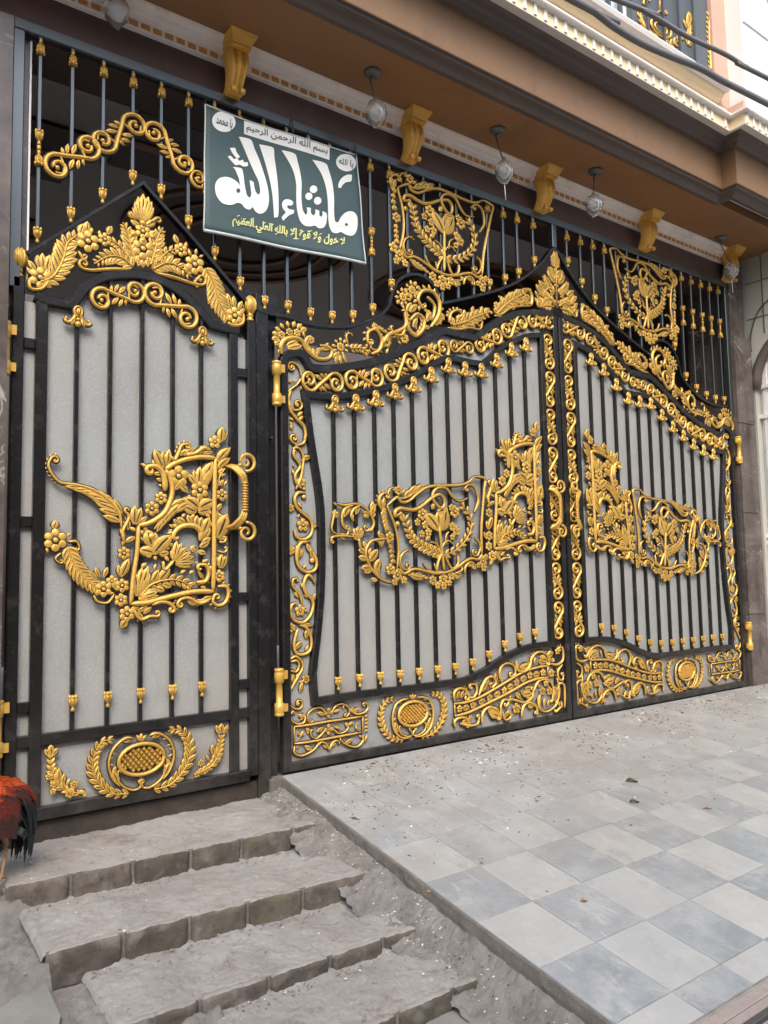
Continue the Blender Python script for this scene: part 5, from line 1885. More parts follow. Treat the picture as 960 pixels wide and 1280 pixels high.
def curve_mesh(cu_):
    ob = bpy.data.objects.new('glyph', cu_)
    COL.objects.link(ob)
    dg = bpy.context.evaluated_depsgraph_get()
    dg.update()
    me = bpy.data.meshes.new_from_object(ob.evaluated_get(dg))
    vv = [tuple(q.co) for q in me.vertices]
    ff = [tuple(p.vertices) for p in me.polygons]
    bpy.data.objects.remove(ob)
    bpy.data.curves.remove(cu_)
    bpy.data.meshes.remove(me)
    return vv, ff


def lay(name, vf, m, d, mapper=None):
    vv, ff = vf
    mb = MB()
    mb.add([vb(*(mapper(x, y) if mapper else (x, -y)), d) for x, y, _ in vv], ff)
    return mb.obj(name, m, ban)


ell = lambda cx, cy, rx, ry, t=0: [(cx + rx * math.cos(R(a)) * math.cos(t) - ry * math.sin(R(a)) * math.sin(t), cy + rx * math.cos(R(a)) * math.sin(t) + ry * math.sin(R(a)) * math.cos(t)) for a in range(0, 360, 12)]
lay('lettering', tri_fill(["212,222 280,238 300,285 325,340 345,400 364,470 374,530 375,580 366,615 350,635 325,643 300,630 285,607 268,622 242,614 222,592 200,586 178,596 150,599 118,590 92,562 78,525 80,482 98,455 125,445 158,447 188,462 208,480 215,492 210,450 200,425 190,400 178,388 228,395 236,425 240,470 246,515 256,548 268,558 276,545 276,515 272,480 270,460 290,468 296,500 304,525 316,540 326,530 326,500 318,460 300,420 270,350 240,280",
                            [(x, y) for x, y in ell(205, 520, 11, 13)]]), INKW, .003)
lay('lettering', tri_fill(["325,262 402,282 408,330 418,400 426,500 428,560 425,660 405,662 400,600 392,520 378,440 355,350"]), INKW, .003)
lay('lettering', tri_fill(["445,295 518,318 532,360 545,420 551,480 549,540 552,590 560,628 574,650 582,640 578,610 600,614 602,640 614,654 624,645 624,622 645,630 648,655 658,662 664,650 662,632 684,642 688,672 683,702 670,720 645,722 625,708 600,712 570,706 548,684 536,655 525,600 522,540 522,480 508,410 480,350"]), INKW, .003)
for q in ((614, 513, 20, 21), (589, 551, 19, 20), (636, 576, 20, 21)):
    lay('lettering', tri_fill([ell(*q)], curved=False), INKW, .003)
lay('lettering', tri_fill(["450,578 462,566 482,565 503,576 505,592 492,600 480,597 474,604 484,616 512,624 510,640 488,650 470,665 456,679 447,662 456,648 468,635 453,615 447,597"]), INKW, .003)
lay('lettering', tri_fill(["610,350 688,372 702,410 715,460 723,520 726,580 727,640 736,688 750,690 764,665 785,642 812,630 838,634 855,652 861,690 856,730 842,755 822,763 795,757 765,743 745,750 722,746 706,722 697,680 693,620 688,550 676,480 655,420",
                            [(x, y) for x, y in ell(797, 702, 9, 7)]]), INKW, .003)
lay('lettering', tri_fill(["830,428 829,450 825,465 795,472 775,488 765,504 750,503 752,482 764,458 785,438 808,428"]), INKW, .003)
lay('lettering', tri_fill(["162,284 192,283 200,305 220,330 204,340 182,318"]), INKW, .003)
lay('lettering', tri_fill(["150,330 166,326 186,344 204,338 214,352 236,346 242,360 260,358 264,378 240,384 215,374 196,378 176,360"]), INKW, .003)
lay('label_oval', tri_fill([ell(127, 143, 66, 56, .18)], curved=False), INKW, .003)
lay('label_oval', tri_fill([ell(799, 362, 56, 48, .15)], curved=False), INKW, .003)
_a, _b, _c, _d = Vector((240, 135)), Vector((707, 281)), Vector((705, 350)), Vector((240, 206))
mb = MB(); mb.add([vb(*(_a.lerp(_b, i / 40).lerp(_d.lerp(_c, i / 40), j / 4)), .003) for j in range(5) for i in range(41)], [(j * 41 + i, j * 41 + i + 1, (j + 1) * 41 + i + 1, (j + 1) * 41 + i) for j in range(4) for i in range(40)])
mb.obj('label_strip', INKW, ban)


def text_on(s, quad, m, d, bold=0.0, x0=0., y0=0., font_scale=1.):
    """s: Arabic presentation forms in reading order; quad: TL TR BR BL in view px"""
    c = bpy.data.curves.new('words', 'FONT')
    c.body = s[::-1]
    c.offset = bold
    vv, ff = curve_mesh(c)
    xs = [a[0] for a in vv]; ys = [a[1] for a in vv]
    X0, X1, Y0, Y1 = min(xs), max(xs), min(ys), max(ys)
    q = P2(quad)

    def mp(x, y):
        u = (x - X0) / (X1 - X0); t = (Y1 - y) / (Y1 - Y0)
        a = Vector(q[0]).lerp(Vector(q[1]), u); b = Vector(q[3]).lerp(Vector(q[2]), u)
        p = a.lerp(b, t)
        return p.x, p.y
    lay('lettering', (vv, ff), m, d, mp)


# small lines of the banner, presentation forms
text_on('\uFEFB \uFEA3\uFEEE\uFEDD \uFEED\uFEFB \uFED7\uFEEE\uFE93 \uFE87\uFEFB \uFE91\uFE8E\uFEDF\uFEE0\uFEEA \uFE8D\uFEDF\uFECC\uFEE0\uFEF2 \uFE8D\uFEDF\uFECC\uFEC8\uFEF4\uFEE2',
        "174,650 790,772 787,842 172,716", INKY, .004, .03)
for (x, y) in ((205, 655), (285, 668), (300, 712), (352, 690), (395, 700), (418, 748), (455, 715), (515, 722), (560, 738), (602, 735), (628, 742), (655, 752), (690, 770), (735, 778), (765, 782), (240, 672), (330, 742)):
    lay('lettering', tri_fill([[(x - 7, y + 3), (x + 7, y - 3), (x + 8, y + 1), (x - 6, y + 7)]], curved=False), INKY, .004)
text_on('\uFE91\uFEB4\uFEE2 \uFE8D\uFEDF\uFEE0\uFEEA \uFE8D\uFEDF\uFEAE\uFEA3\uFEE4\uFEE6 \uFE8D\uFEDF\uFEAE\uFEA3\uFEF4\uFEE2', "252,148 695,283 693,335 252,200", INKK, .005, .008)
text_on('\uFEF3\uFE8E \uFEE3\uFEA4\uFEE4\uFEAA', "84,105 178,130 172,190 84,165", INKK, .005, .012)
text_on('\uFEF3\uFE8E \uFE8D\uFEDF\uFEE0\uFEEA', "758,335 842,352 838,395 758,375", INKK, .005, .012)
for (a, b) in (((22, 52), (30, 20)), ((340, 150), (345, 120)), ((575, 222), (590, 195)), ((505, 205), (500, 130)), ((850, 318), (845, 275))):
    mb = MB()
    p = G(VB[0] + a[0] / VB[2], VB[1] + a[1] / VB[2], YB); q = G(VB[0] + b[0] / VB[2], VB[1] + b[1] / VB[2], -.006)
    tube(mb, [(p[0] - BB.x, YB - .006 - BB.y, p[1] - BB.z - .01), (q[0] - BB.x, -.012 - BB.y, q[1] - BB.z), (q[0] + .01 - BB.x, .02 - BB.y, q[1] + .01 - BB.z)], .0035, n=5)
    mb.obj('tie_wire', WIRE, ban)

# ================================================================== HANGING LAMPS IN PLASTIC
LAMPS = [((135, -18), (146, 12), 'plastic wrapped lamp hanging at the upper left corner before the first cornice blocks'),
         ((466, 90), (470, 140), 'plastic wrapped lamp on a curved cord above the banner corner'),
         ((622, 162), (630, 213), 'round clear lamp in plastic hanging between the second and third gilt corbels from the banner'),
         ((741, 215), (742, 255), 'clear lamp in plastic hanging just right of the gate centre post'),
         ((911, 284), (914, 338), 'small cloudy lamp in plastic hanging at the far right by the pillar')]
for i, (a, b, lab) in enumerate(LAMPS):
    X, Y = GZ(a[0], a[1], 3.945)
    if i == 4:
        X, Y = 6.28, -.16
    if i == 3: Y = -.28
    Xg, Zg = G(b[0], b[1], Y)
    t = thing('hanging_lamp', lab, 'lamp', (X, Y, 3.945), 'wrapped lamps hanging from the soffit')
    mb = MB(); lathe(mb, [(.052, 0), (.052, -.012), (.040, -.024), (.015, -.030)], n=18); mb.obj('ceiling_plate', LAMPM, t)
    gz = Zg - 3.945; gx = Xg - X
    mb = MB(); tube(mb, catmull([(0, 0, -.028), (-.018, 0, -.05), (gx * .4 - .01, 0, gz * .45), (gx, 0, gz + .05)], 6), .005, n=6); mb.obj('cord', WIRE, t)
    mb = MB()
    lathe(mb, [(.006, .058), (.020, .050), (.040, .034), (.052, .010), (.052, -.012), (.040, -.036), (.020, -.050), (.004, -.055)], (gx, 0, gz), 16)
    mb.obj('globe', LITW if i in (0,) else PLAS, t)
    mb = MB()     # crumpled bag
    ph = rnd.random() * 6
    prof = [(.010, .085), (.016, .070), (.042, .052), (.060, .020), (.064, -.015), (.052, -.05), (.030, -.075), (.012, -.095)]
    lathe(mb, prof, (gx, 0, gz), 18)
    mb.v = [(x + .010 * noise.noise(Vector((x * 40, y * 40, z * 40 + ph))), y + .010 * noise.noise(Vector((x * 40 + 9, y * 40, z * 40 + ph))), z + .012 * noise.noise(Vector((x * 30, y * 30 + 5, z * 30 + ph)))) for x, y, z in mb.v]
    mb.obj('plastic_bag', PLAS, t)
    if i in (2, 4):
        mb = MB(); tube(mb, [(gx, 0, gz - .09), (gx + .008, 0, gz - .20)], .0025, n=5); mb.obj('loose_string', PVC, t)

# ================================================================== CABLES
def cable(pts, Y, r, label):
    p = [(G(x, y, Y)[0], Y, G(x, y, Y)[1]) for x, y in P2(pts)]
    d0 = Vector(p[0]) - Vector(p[1]); d1 = Vector(p[-1]) - Vector(p[-2])
    p = [tuple(Vector(p[0]) + d0.normalized() * 4)] + p + [tuple(Vector(p[-1]) + d1.normalized() * 4)]
    mb = MB(); tube(mb, catmull(p, 6), r, n=8)
    tag(mb.obj('cable', CABLE), label, 'cable', 'service cables crossing in front of the balcony')


cable("716,0 742,14 767,33 800,53 833,68 875,85 907,103 960,130", -1.5, .017, 'lower and thicker of the two grey cables sagging across the balcony edge')
cable("772,0 800,11 825,25 860,46 907,68 934,85 960,98", -1.5, .013, 'upper and thinner of the two grey cables crossing in front of the balcony grille')
# gold balcony medallion behind the cables (part of the house)
og = Orn('balcony_medallion', house, (700, 0, 6.), y0=-.745, h=.03, base=HB)
_G = G
og.m = lambda x, y: _G(og.view[0] + x / og.view[2], og.view[1] + y / og.view[2], -.745)
og.S([(752 + 75 * math.cos(R(a)), 215 + 62 * math.sin(R(a)) + 40 * math.cos(R(a))) for a in range(0, 361, 20)], 12, taper=(1, 1), per=3)
og.S([(752 + 45 * math.cos(R(a)), 215 + 38 * math.sin(R(a)) + 24 * math.cos(R(a))) for a in range(0, 361, 20)], 9, taper=(1, 1), per=3)
og.Fe("740,310 650,240 600,150 600,80", 9, 60, 50, 36, 'b', .4, 0, 8)
og.Fe("790,340 850,330 890,300 920,260", 5, 60, 50, 36, 'b', .4, 0, 8)
og.V("700,130 740,90 790,110", 12, 14, 1, .8); og.V("640,60 620,20 650,-20", 12, 20, -1, .8); og.S("745,-60 745,100", 10)
og.L("960,230 960,90", .4); og.L("960,230 1000,110", .4); og.L("960,230 920,150", .4)
og.view = (820, 0, 4.571)
og.Fe("180,260 190,180 190,80", 6, 50, 30, 30, 'b', .5, 0, 8)
og.Fe("310,400 305,300 300,200 300,70", 12, 28, 28, 45, 'b', .5, 0, 7)
og.done()

# ================================================================== GROUND
g = MB(); g.box(-60, 60, -60, 60, -.75, -.42)
gr = g.obj('street', STRT, None, kind='structure')


def grid_mesh(name, xs, ys, hf, m, parent=None, kind=None):
    mb = MB()
    v = [(x, y, hf(x, y)) for y in ys for x in xs]
    n = len(xs)
    f = [(j * n + i, j * n + i + 1, (j + 1) * n + i + 1, (j + 1) * n + i) for j in range(len(ys) - 1) for i in range(n - 1)]
    mb.add(v, f, 0, True)
    return mb.obj(name, m, parent, kind=kind)


def fr(a, b, n):
    return [a + (b - a) * i / (n - 1) for i in range(n)]


def nz(x, y, s, a):
    return a * noise.fractal(Vector((x * s, y * s, 3.1)), .7, 2, 5)


# steps --------------------------------------------------------------
steps = thing('entrance_steps', 'worn cement steps edged with old bricks leading up to the small door', 'steps', (1.2, -.7, -.45))
SB = steps.location
# (z top, (xl, y at left), (xr, y at right), z below)
ST = [(-.100, (.575, -.412), (1.885, -.512), -.198), (-.198, (.635, -.832), (1.885, -.932), -.296), (-.296, (.76, -1.245), (1.885, -1.285), -.352), (-.352, (1.05, -1.62), (1.93, -1.62), -.420)]
prev = None
for si, (zt, (xl, yl), (xr, yr), zb) in enumerate(ST):
    def yf(x, xl=xl, yl=yl, xr=xr, yr=yr):
        return yl + (yr - yl) * (x - xl) / (xr - xl)
    mb = MB()
    nx, ny = 200, 60
    ybk = .06 if si == 0 else None
    v = []
    for j in range(ny + 1):
        for i in range(nx + 1):
            x = xl - (.0 if si == 0 else .015) + (xr - xl + .012) * i / nx
            yb = .10 if si == 0 else prev(x) + .05
            ya = yf(x) + .022
            y = ya + (yb - ya) * (j / ny) ** 1.25
            ed = min(i, nx - i)
            zz = zt - .002 + nz(x, y, 4, .007) + nz(x, y, 18, .004) + nz(x, y, 70, .0022)
            dfr = y - ya
            zz -= .006 * max(0, 1 - dfr / .02)
            zz -= .006 * max(0, 1 - dfr / .30)      # worn towards the nosing
            crk = noise.noise(Vector((x * 7 + si * 3, y * 7, 1.7)))
            zz += .012 * max(0, 1 - (yb - y) / .06) ** 1.5 if si else 0
            if abs(crk) < .018: zz -= .004 * (1 - abs(crk) / .018)
            if ed < 4: zz -= (.022, .010, .004, .001)[ed]
            v.append((x - SB.x, y - SB.y, zz - SB.z))
    f = [(j * (nx + 1) + i, j * (nx + 1) + i + 1, (j + 1) * (nx + 1) + i + 1, (j + 1) * (nx + 1) + i) for j in range(ny) for i in range(nx)]
    mb.add(v, f, 0, True)
    mb.obj('tread', CEME, steps)
    # bricks along the edge
    x = xl
    first = True
    while x < xr - .03:
        ln = min(.232 + rnd.uniform(-.012, .02), xr - x)
        if xr - x - ln < .08: ln = xr - x
        mb = MB()
        wdp = .075
        nxs, nys, nzs = 18, 5, 8
        x0, x1 = x + .004, x + ln - .004
        seed = rnd.random() * 50
        # worn block: subdivided box with noisy surface, rounded top front edge
        vv = []; idx = {}

        def vert(i, j, k):
            key = (i, j, k)
            if key in idx: return idx[key]
            X = x0 + (x1 - x0) * i / nxs
            yy = yf(X)
            Yv = yy + wdp * j / nys
            Zv = zb - .03 + (zt - .001 - zb + .03) * k / nzs
            if j: Zv -= (.0, .001, .003, .006, .010, .016)[j] if k == nzs else 0
            # rounding
            ex = min(i, nxs - i) == 0
            if k == nzs and j == 0: Yv += .008; Zv -= .004
            if k == nzs - 1 and j == 0: Yv += .002
            if k == nzs and ex: Zv -= .008
            if j == 0 and ex: Yv += .010; 
            if ex: X += .004 * (1 if i == 0 else -1) * (1 if k == nzs or j == 0 else 0)
            n3 = noise.noise_vector(Vector((X * 120 + seed, Yv * 120, Zv * 120)))
            if j == 0 or k == nzs: X += n3.x * .0015; Yv += n3.y * .0025; Zv += n3.z * .0012
            nn = noise.noise_vector(Vector((X * 16 + seed, Yv * 16, Zv * 16)))
            n2 = noise.noise_vector(Vector((X * 50 + seed, Yv * 50, Zv * 50)))
            X += nn.x * .003; Yv += nn.y * .006 + n2.y * .005; Zv += (nn.z * .004 + n2.z * .003) * (1 if k else 0) - (.004 if k == nzs else 0)
            idx[key] = len(vv); vv.append((X - SB.x, Yv - SB.y, Zv - SB.z)); return idx[key]
        ff = []; fm = []
        for i in range(nxs):
            for k in range(nzs):
                ff.append((vert(i, 0, k), vert(i + 1, 0, k), vert(i + 1, 0, k + 1), vert(i, 0, k + 1)))
        for i in range(nxs):
            for j in range(nys):
                ff.append((vert(i, j, nzs), vert(i + 1, j, nzs), vert(i + 1, j + 1, nzs), vert(i, j + 1, nzs)))
        for k in range(nzs):
            for j in range(nys):
                ff.append((vert(0, j, k), vert(0, j, k + 1), vert(0, j + 1, k + 1), vert(0, j + 1, k)))
                ff.append((vert(nxs, j, k), vert(nxs, j + 1, k), vert(nxs, j + 1, k + 1), vert(nxs, j, k + 1)))
        fm = [1 if nxs * nzs <= q < nxs * nzs + nxs * nys else 0 for q in range(len(ff))]
        mb.add(vv, ff, fm, True)
        mb.obj('brick', [BRIK, CEME], steps)
        x += ln + .006
    # dark mortar behind the bricks
    mb = MB()
    mb.add([(xl - SB.x, yl + .022 - SB.y, zt - .010 - SB.z), (xr - SB.x, yr + .022 - SB.y, zt - .010 - SB.z), (xr - SB.x, yr + .022 - SB.y, zb - .06 - SB.z), (xl - SB.x, yl + .022 - SB.y, zb - .06 - SB.z)], [(0, 1, 2, 3)])
    mb.obj('mortar', MORT, steps)
    prev = yf

KR = .15
ry = lambda y: KR * (y + .03)       # ramp surface
XRAMP = 1.962
# mortar bank between the steps and the ramp
def bank(x, y):
    t = min(1, max(0, (XRAMP + .01 - x) / (.125 + .03 * noise.noise(Vector((y * 5, 3, 3))))))
    lo = -.10
    for (zt, (xl, yl), (xr, yr), zb) in ST:
        if y < yr + .0:
            lo = zb
    # smooth the step-down a little
    lo2 = 0; c = 0
    for dy in (-.09, -.045, 0, .045, .09):
        l = -.095
        for (zt, (xl, yl), (xr, yr), zb) in ST:
            if y + dy + .05 < yr: l = zb + .0
        lo2 += l; c += 1
    lo2 /= c
    hi = ry(y) - .045
    z = hi + (lo2 - hi) * (t ** .7) + .0
    if x < 1.86:
        z = min(z, lo2) - .16 * (1.86 - x) - .006
    return z + nz(x, y, 9, .009) + nz(x, y, 34, .005) + nz(x, y, 95, .0028)


grid_mesh('mortar_bank', fr(1.74, 1.985, 50), fr(-2.6, .08, 480), bank, MORT, kind='structure')
# rubble ground left of the steps and street edge below
def low(x, y):
    left = .60 + (.05 if y > -.8 else .16 if y > -1.25 else .45)
    base = -.405
    if y > -.42: base = -.16
    elif y > -.83: base = -.245 
    elif y > -1.3: base = -.33
    if x > left + .02: base = min(base, -.40) - .02
    return base + nz(x, y, 6, .018) + nz(x, y, 24, .010) + nz(x, y, 80, .004)


grid_mesh('rubble_ground', fr(-1.2, 1.25, 240), fr(-2.9, .0, 280), low, MORT, kind='structure')
mb = MB()
prm = [GZ(x, y, -.33) for x, y in ((50, 1204), (58, 1238), (76, 1276), (70, 1300), (-20, 1290), (0, 1268), (25, 1245))]
n = len(prm)
mb.add([(x, y, -.345) for x, y in prm] + [(x, y, -.315 + .004 * math.sin(x * 30)) for x, y in prm], [tuple(range(n, 2 * n))] + [(i, (i + 1) % n, n + (i + 1) % n, n + i) for i in range(n)])
tag(mb.obj('broken_slab', SLAB), 'broken grey green stone slab lying at the bottom left beside the steps', 'stone slab')

# ramp ----------------------------------------------------------------
Y0R, Y1R = -.019, -2.24
mb = MB()
v = [(XRAMP, Y0R, ry(Y0R) - .003), (8.2, Y0R, ry(Y0R) - .003), (8.2, Y1R, ry(Y1R) - .003), (XRAMP, Y1R, ry(Y1R) - .003),
     (XRAMP, Y0R, -.6), (8.2, Y0R, -.6), (8.2, Y1R, -.6), (XRAMP, Y1R, -.6)]
mb.add(v, [(0, 1, 2, 3), (0, 3, 7, 4), (3, 2, 6, 7)])
ramp = mb.obj('ramp', SOIL, None, kind='structure')
mb = MB(); mb.box(1.90, 8.2, -.02, .30, -.16, -.012)
mb.obj('gate_sill', EDGE, None, kind='structure')
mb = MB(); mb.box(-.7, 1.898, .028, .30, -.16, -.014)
mb.obj('shaded_door_sill', SILL, None, kind='structure')
mb = MB()
nn_ = 80
v = []
for i in range(nn_ + 1):
    y = Y0R + (Y1R - Y0R) * i / nn_
    for (dx, dz) in ((.004, -.002), (-.003, -.014), (-.006 + nz(1, y, 12, .006), -.045), (-.004, -.075)):
        v.append((XRAMP + dx, y, ry(y) + dz + (nz(2, y, 30, .002) if dz < -.01 else 0)))
mb.add(v, [(i * 4 + k, i * 4 + k + 1, (i + 1) * 4 + k + 1, (i + 1) * 4 + k) for i in range(nn_) for k in range(3)])
mb.obj('ramp_edge', EDGE, ramp)
PX, PY = .2875, .3005
tiles = {}


def tile_mesh(dark, wx, wy):
    key = (dark, round(wx, 3), round(wy, 3))
    if key not in tiles:
        mb = MB(); c = .0015
        x1, y1, zz = wx - .0016, wy - .0016, 0
        v = [(.0016, -.0016, -.012), (x1, -.0016, -.012), (x1, -y1, -.012), (.0016, -y1, -.012),
             (.0016, -.0016, -c), (x1, -.0016, -c), (x1, -y1, -c), (.0016, -y1, -c),
             (.0016 + c, -.0016 - c, 0), (x1 - c, -.0016 - c, 0), (x1 - c, -y1 + c, 0), (.0016 + c, -y1 + c, 0)]
        mb.add(v, [(8, 9, 10, 11)] + [(a + i, a + (i + 1) % 4, a + 4 + (i + 1) % 4, a + 4 + i) for a in (0, 4) for i in range(4)])
        me = bpy.data.meshes.new('tile'); me.from_pydata(mb.v, [], mb.f); me.materials.append(TDRK if dark else TLIT)
        tiles[key] = me
    return tiles[key]


ang = math.atan(KR)
for j in range(8):
    for i in range(22):
        x = XRAMP + i * PX
        y = Y0R - j * PY
        wy = PY if j < 7 else (Y0R - 7 * PY) - Y1R
        if x > 8.1: continue
        dark = (i + j) % 2 == 0
        if i == 0: dark = j % 2 == 0
        o = link('tile', tile_mesh(dark, PX, wy), ramp, (x, y, ry(y) + rnd.uniform(-.0006, .0006)))
        o.scale = (1, 1 / math.cos(ang), 1)
        o.rotation_euler = (ang + rnd.uniform(-.003, .003), rnd.uniform(-.003, .003), 0)
# street edge strips beyond the ramp foot
zf = ry(Y1R)
y = Y1R
for k, (wd_, m_, dz) in enumerate(((.018, SOIL, -.006), (.040, PINKT, .0), (.006, SOIL, -.008), (.045, PINKT, .0), (.022, STEEL, .014), (.024, PINKT, -.002), (.022, STEEL, .014), (.08, PINKT, -.004), (.4, STRT, -.006))):
    mb = MB(); mb.box(XRAMP - .02, 8.2, y - wd_, y - .001, zf - .2, zf + dz, c=.003)
    mb.obj('steel_rail' if m_ is STEEL else 'kerb_strip', m_, None, kind='structure')
    y -= wd_

# litter: husks, seeds and paper flecks ------------------------------------
lit = MB()
for k in range(2300):
    u = rnd.random()
    x = 2.0 + rnd.random() * 4.8
    y = -.03 - abs(rnd.gauss(.0, .62)) * (.35 + .65 * rnd.random()) - .10 * rnd.random()
    if y < -2.2: continue
    if noise.noise(Vector((x * 2.6, y * 3.4, 4.))) < rnd.uniform(-.45, .35): continue
    s_ = rnd.uniform(.002, .0065)
    if rnd.random() < .02: s_ *= 2.3
    a = rnd.random() * 6.28
    L_, W_ = s_ * rnd.uniform(1, 2.4), s_ * .6
    z = ry(y) + .001
    c_, d_ = math.cos(a), math.sin(a)
    v = []
    for (p, q, h) in ((-1, 0, 0), (0, -1, 0), (1, 0, 0), (0, 1, 0), (0, 0, .9)):
        X = x + (p * c_ * L_ - q * d_ * W_); Y = y + (p * d_ * L_ + q * c_ * W_)
        v.append((X, Y, ry(Y) + .0008 + h * s_ * .8))
    lit.add(v, [(0, 1, 4), (1, 2, 4), (2, 3, 4), (3, 0, 4)], 1 if rnd.random() < .12 else 0)
for k in range(480):           # paper and chalk flecks along the bank and the steps
    r = rnd.random()
    if r < .75:
        y = -rnd.random() * 2.3; x = 1.80 + rnd.random() * .15; z = bank(x, y) + .002
    else:
        si = rnd.randrange(4); zt, (xl, yl), (xr, yr), zb = ST[si]
        x = xl + rnd.random() * (xr - xl); yb = -.05 if si == 0 else ST[si - 1][1][1]
        y = min(yl, yr) + .08 + rnd.random() * max(.05, (yb - max(yl, yr) - .12)); z = zt + .004
        if rnd.random() < .5: y = yb - .02 - rnd.random() * .05 if si else y
    s_ = rnd.uniform(.0015, .0045)
    a = rnd.random() * 6.28; c_, d_ = math.cos(a) * s_, math.sin(a) * s_
    lit.add([(x - c_ * 1.6, y - d_ * 1.6, z), (x + d_, y - c_, z), (x + c_ * 1.6, y + d_ * 1.6, z), (x - d_, y + c_, z), (x, y, z + s_ * .7)], [(0, 1, 4), (1, 2, 4), (2, 3, 4), (3, 0, 4)], 1 if rnd.random() < .5 else 0)
lit.obj('litter', [LITT, LITW], None, kind='stuff')
peb = MB()
def pebble(x, y, z, s_):
    sd0 = rnd.random() * 90
    v = []
    for k in range(3):
        for q in range(6):
            a_ = q * math.pi / 3 + k * .5
            rr = s_ * (1, .92, .45)[k] * (1 + .35 * noise.noise(Vector((q * 1.7, k * 2.1, sd0))))
            v.append((x + math.cos(a_) * rr * 1.3, y + math.sin(a_) * rr, z + s_ * (-.3, .35, .72)[k]))
    peb.add(v, [(k * 6 + q, k * 6 + (q + 1) % 6, (k + 1) * 6 + (q + 1) % 6, (k + 1) * 6 + q) for k in range(2) for q in range(6)] + [tuple(12 + q for q in range(6))], rnd.randrange(2), False)
for k in range(900):
    r_ = rnd.random()
    if r_ < .45:
        y = -rnd.random() * 2.3; x = 1.79 + rnd.random() * .165; z = bank(x, y)
    elif r_ < .60:
        x = rnd.uniform(.2, .75); y = rnd.uniform(-1.7, -.45); z = low(x, y)
    else:
        si = rnd.randrange(1, 4); zt, (xl, yl), (xr, yr), zb = ST[si]
        x = xl + rnd.random() * (xr - xl); (xa, ya_), (xb, yb_) = ST[si - 1][1:3]
        y = ya_ + (yb_ - ya_) * (x - xa) / (xb - xa) - .012 - abs(rnd.gauss(0, .03)); z = zt
    pebble(x, y, z, rnd.uniform(.0015, .0045) * (2.2 if rnd.random() < .04 else 1))
peb.obj('grit', [MORT, CEME], None, kind='stuff')
for (px, py, L_, lab) in ((620, 1000, .045, 'dark dry leaf curled on the tiles, the larger one left of centre'), (791, 981, .04, 'dark dry leaf on the dusty tiles nearer the gate')):
    pass
for (px, py, L_, lab) in ((793, 1004, .040, 'long dark dry leaf lying on the tiles in front of the right gate leaf'), (790, 978, .050, 'dark dry leaf on the dusty tiles just nearer the gate than its twin'), (730, 1128, .022, 'small ochre leaf with a twig on the pale tiles in the middle'), (536, 1117, .016, 'orange leaf scrap on the cement beside the ramp edge')):
    # on the ramp plane
    vv = ray(px, py); t = (KR * (CAMPOS.y + .03) - CAMPOS.z) / (vv.z - KR * vv.y)
    X = CAMPOS.x + t * vv.x; Y = CAMPOS.y + t * vv.y; Z = CAMPOS.z + t * vv.z
    mb = MB()
    pts_l = []
    for i in range(7):
        u = i / 6
        hw = L_ * .28 * math.sin(math.pi * min(1, u * 1.05)) + .0008
        for q in (-1, 0, 1):
            pts_l.append(((u - .5) * L_ * 1.3, q * hw, .004 + (.008 * abs(q) + .006 * math.sin(u * 5)) * (L_ / .04)))
    mb.add(pts_l, [(i * 3 + k, i * 3 + k + 1, (i + 1) * 3 + k + 1, (i + 1) * 3 + k) for i in range(6) for k in range(2)], 0, True)
    mlf = mat('dry_leaf', (.30, .15, .05) if L_ < .03 else (.09, .055, .03), .8)
    o = mb.obj('dry_leaf', mlf); o.location = (X, Y, Z + .002); o.rotation_euler = (ang, 0, rnd.uniform(-.9, -.2))
    tag(o, lab, 'leaf')

# ================================================================== ROOSTER
roo = thing('rooster', 'rooster with orange back, dark red wing and drooping black tail standing on the top step', 'rooster', (.508, -.36, -.098))
roo.scale = (.94, .94, 1.10)
# side profile drawn as rings along the spine; faces left (-X). local coordinates, metres
ring = [  # x, z, half width (y), half height (z)
    (.185, .255, .010, .016), (.150, .262, .036, .040), (.105, .262, .066, .072), (.045, .252, .084, .094), (-.030, .242, .092, .104),
    (-.105, .250, .084, .102), (-.165, .282, .064, .086), (-.205, .335, .046, .060), (-.225, .392, .034, .044), (-.238, .440, .028, .034), (-.252, .475, .029, .031), (-.275, .488, .024, .025), (-.300, .484, .012, .012)]
mb = MB()
v = []; K = 20
for i, (x, z, a, b) in enumerate(ring):
    p0 = ring[max(0, i - 1)]; p1 = ring[min(len(ring) - 1, i + 1)]
    d = Vector((p1[0] - p0[0], 0, p1[1] - p0[1])).normalized()
    upv = Vector((-d.z, 0, d.x)) * (-1)
    if upv.z < 0: upv = -upv
    for k in range(K):
        an = 2 * math.pi * k / K
        q = Vector((x, 0, z)) + Vector((0, 1, 0)) * math.cos(an) * a + upv * math.sin(an) * b
        q += noise.noise_vector(q * 60) * .003
        v.append(tuple(q))
f = []; ms = []
for i in range(len(ring) - 1):
    for k in range(K):
        f.append((i * K + k, i * K + (k + 1) % K, (i + 1) * K + (k + 1) % K, (i + 1) * K + k))
        upk = math.sin(2 * math.pi * (k + .5) / K)
        ms.append(0 if (upk > -.05 or i >= 7) else (1 if upk > -.5 else 2))
f.append(tuple(range(K))); ms.append(0); f.append(tuple((len(ring) - 1) * K + k for k in range(K - 1, -1, -1))); ms.append(0)
mb.add(v, f, ms, True)
mb.obj('body', [RORG, RBRN, RBLK], roo)


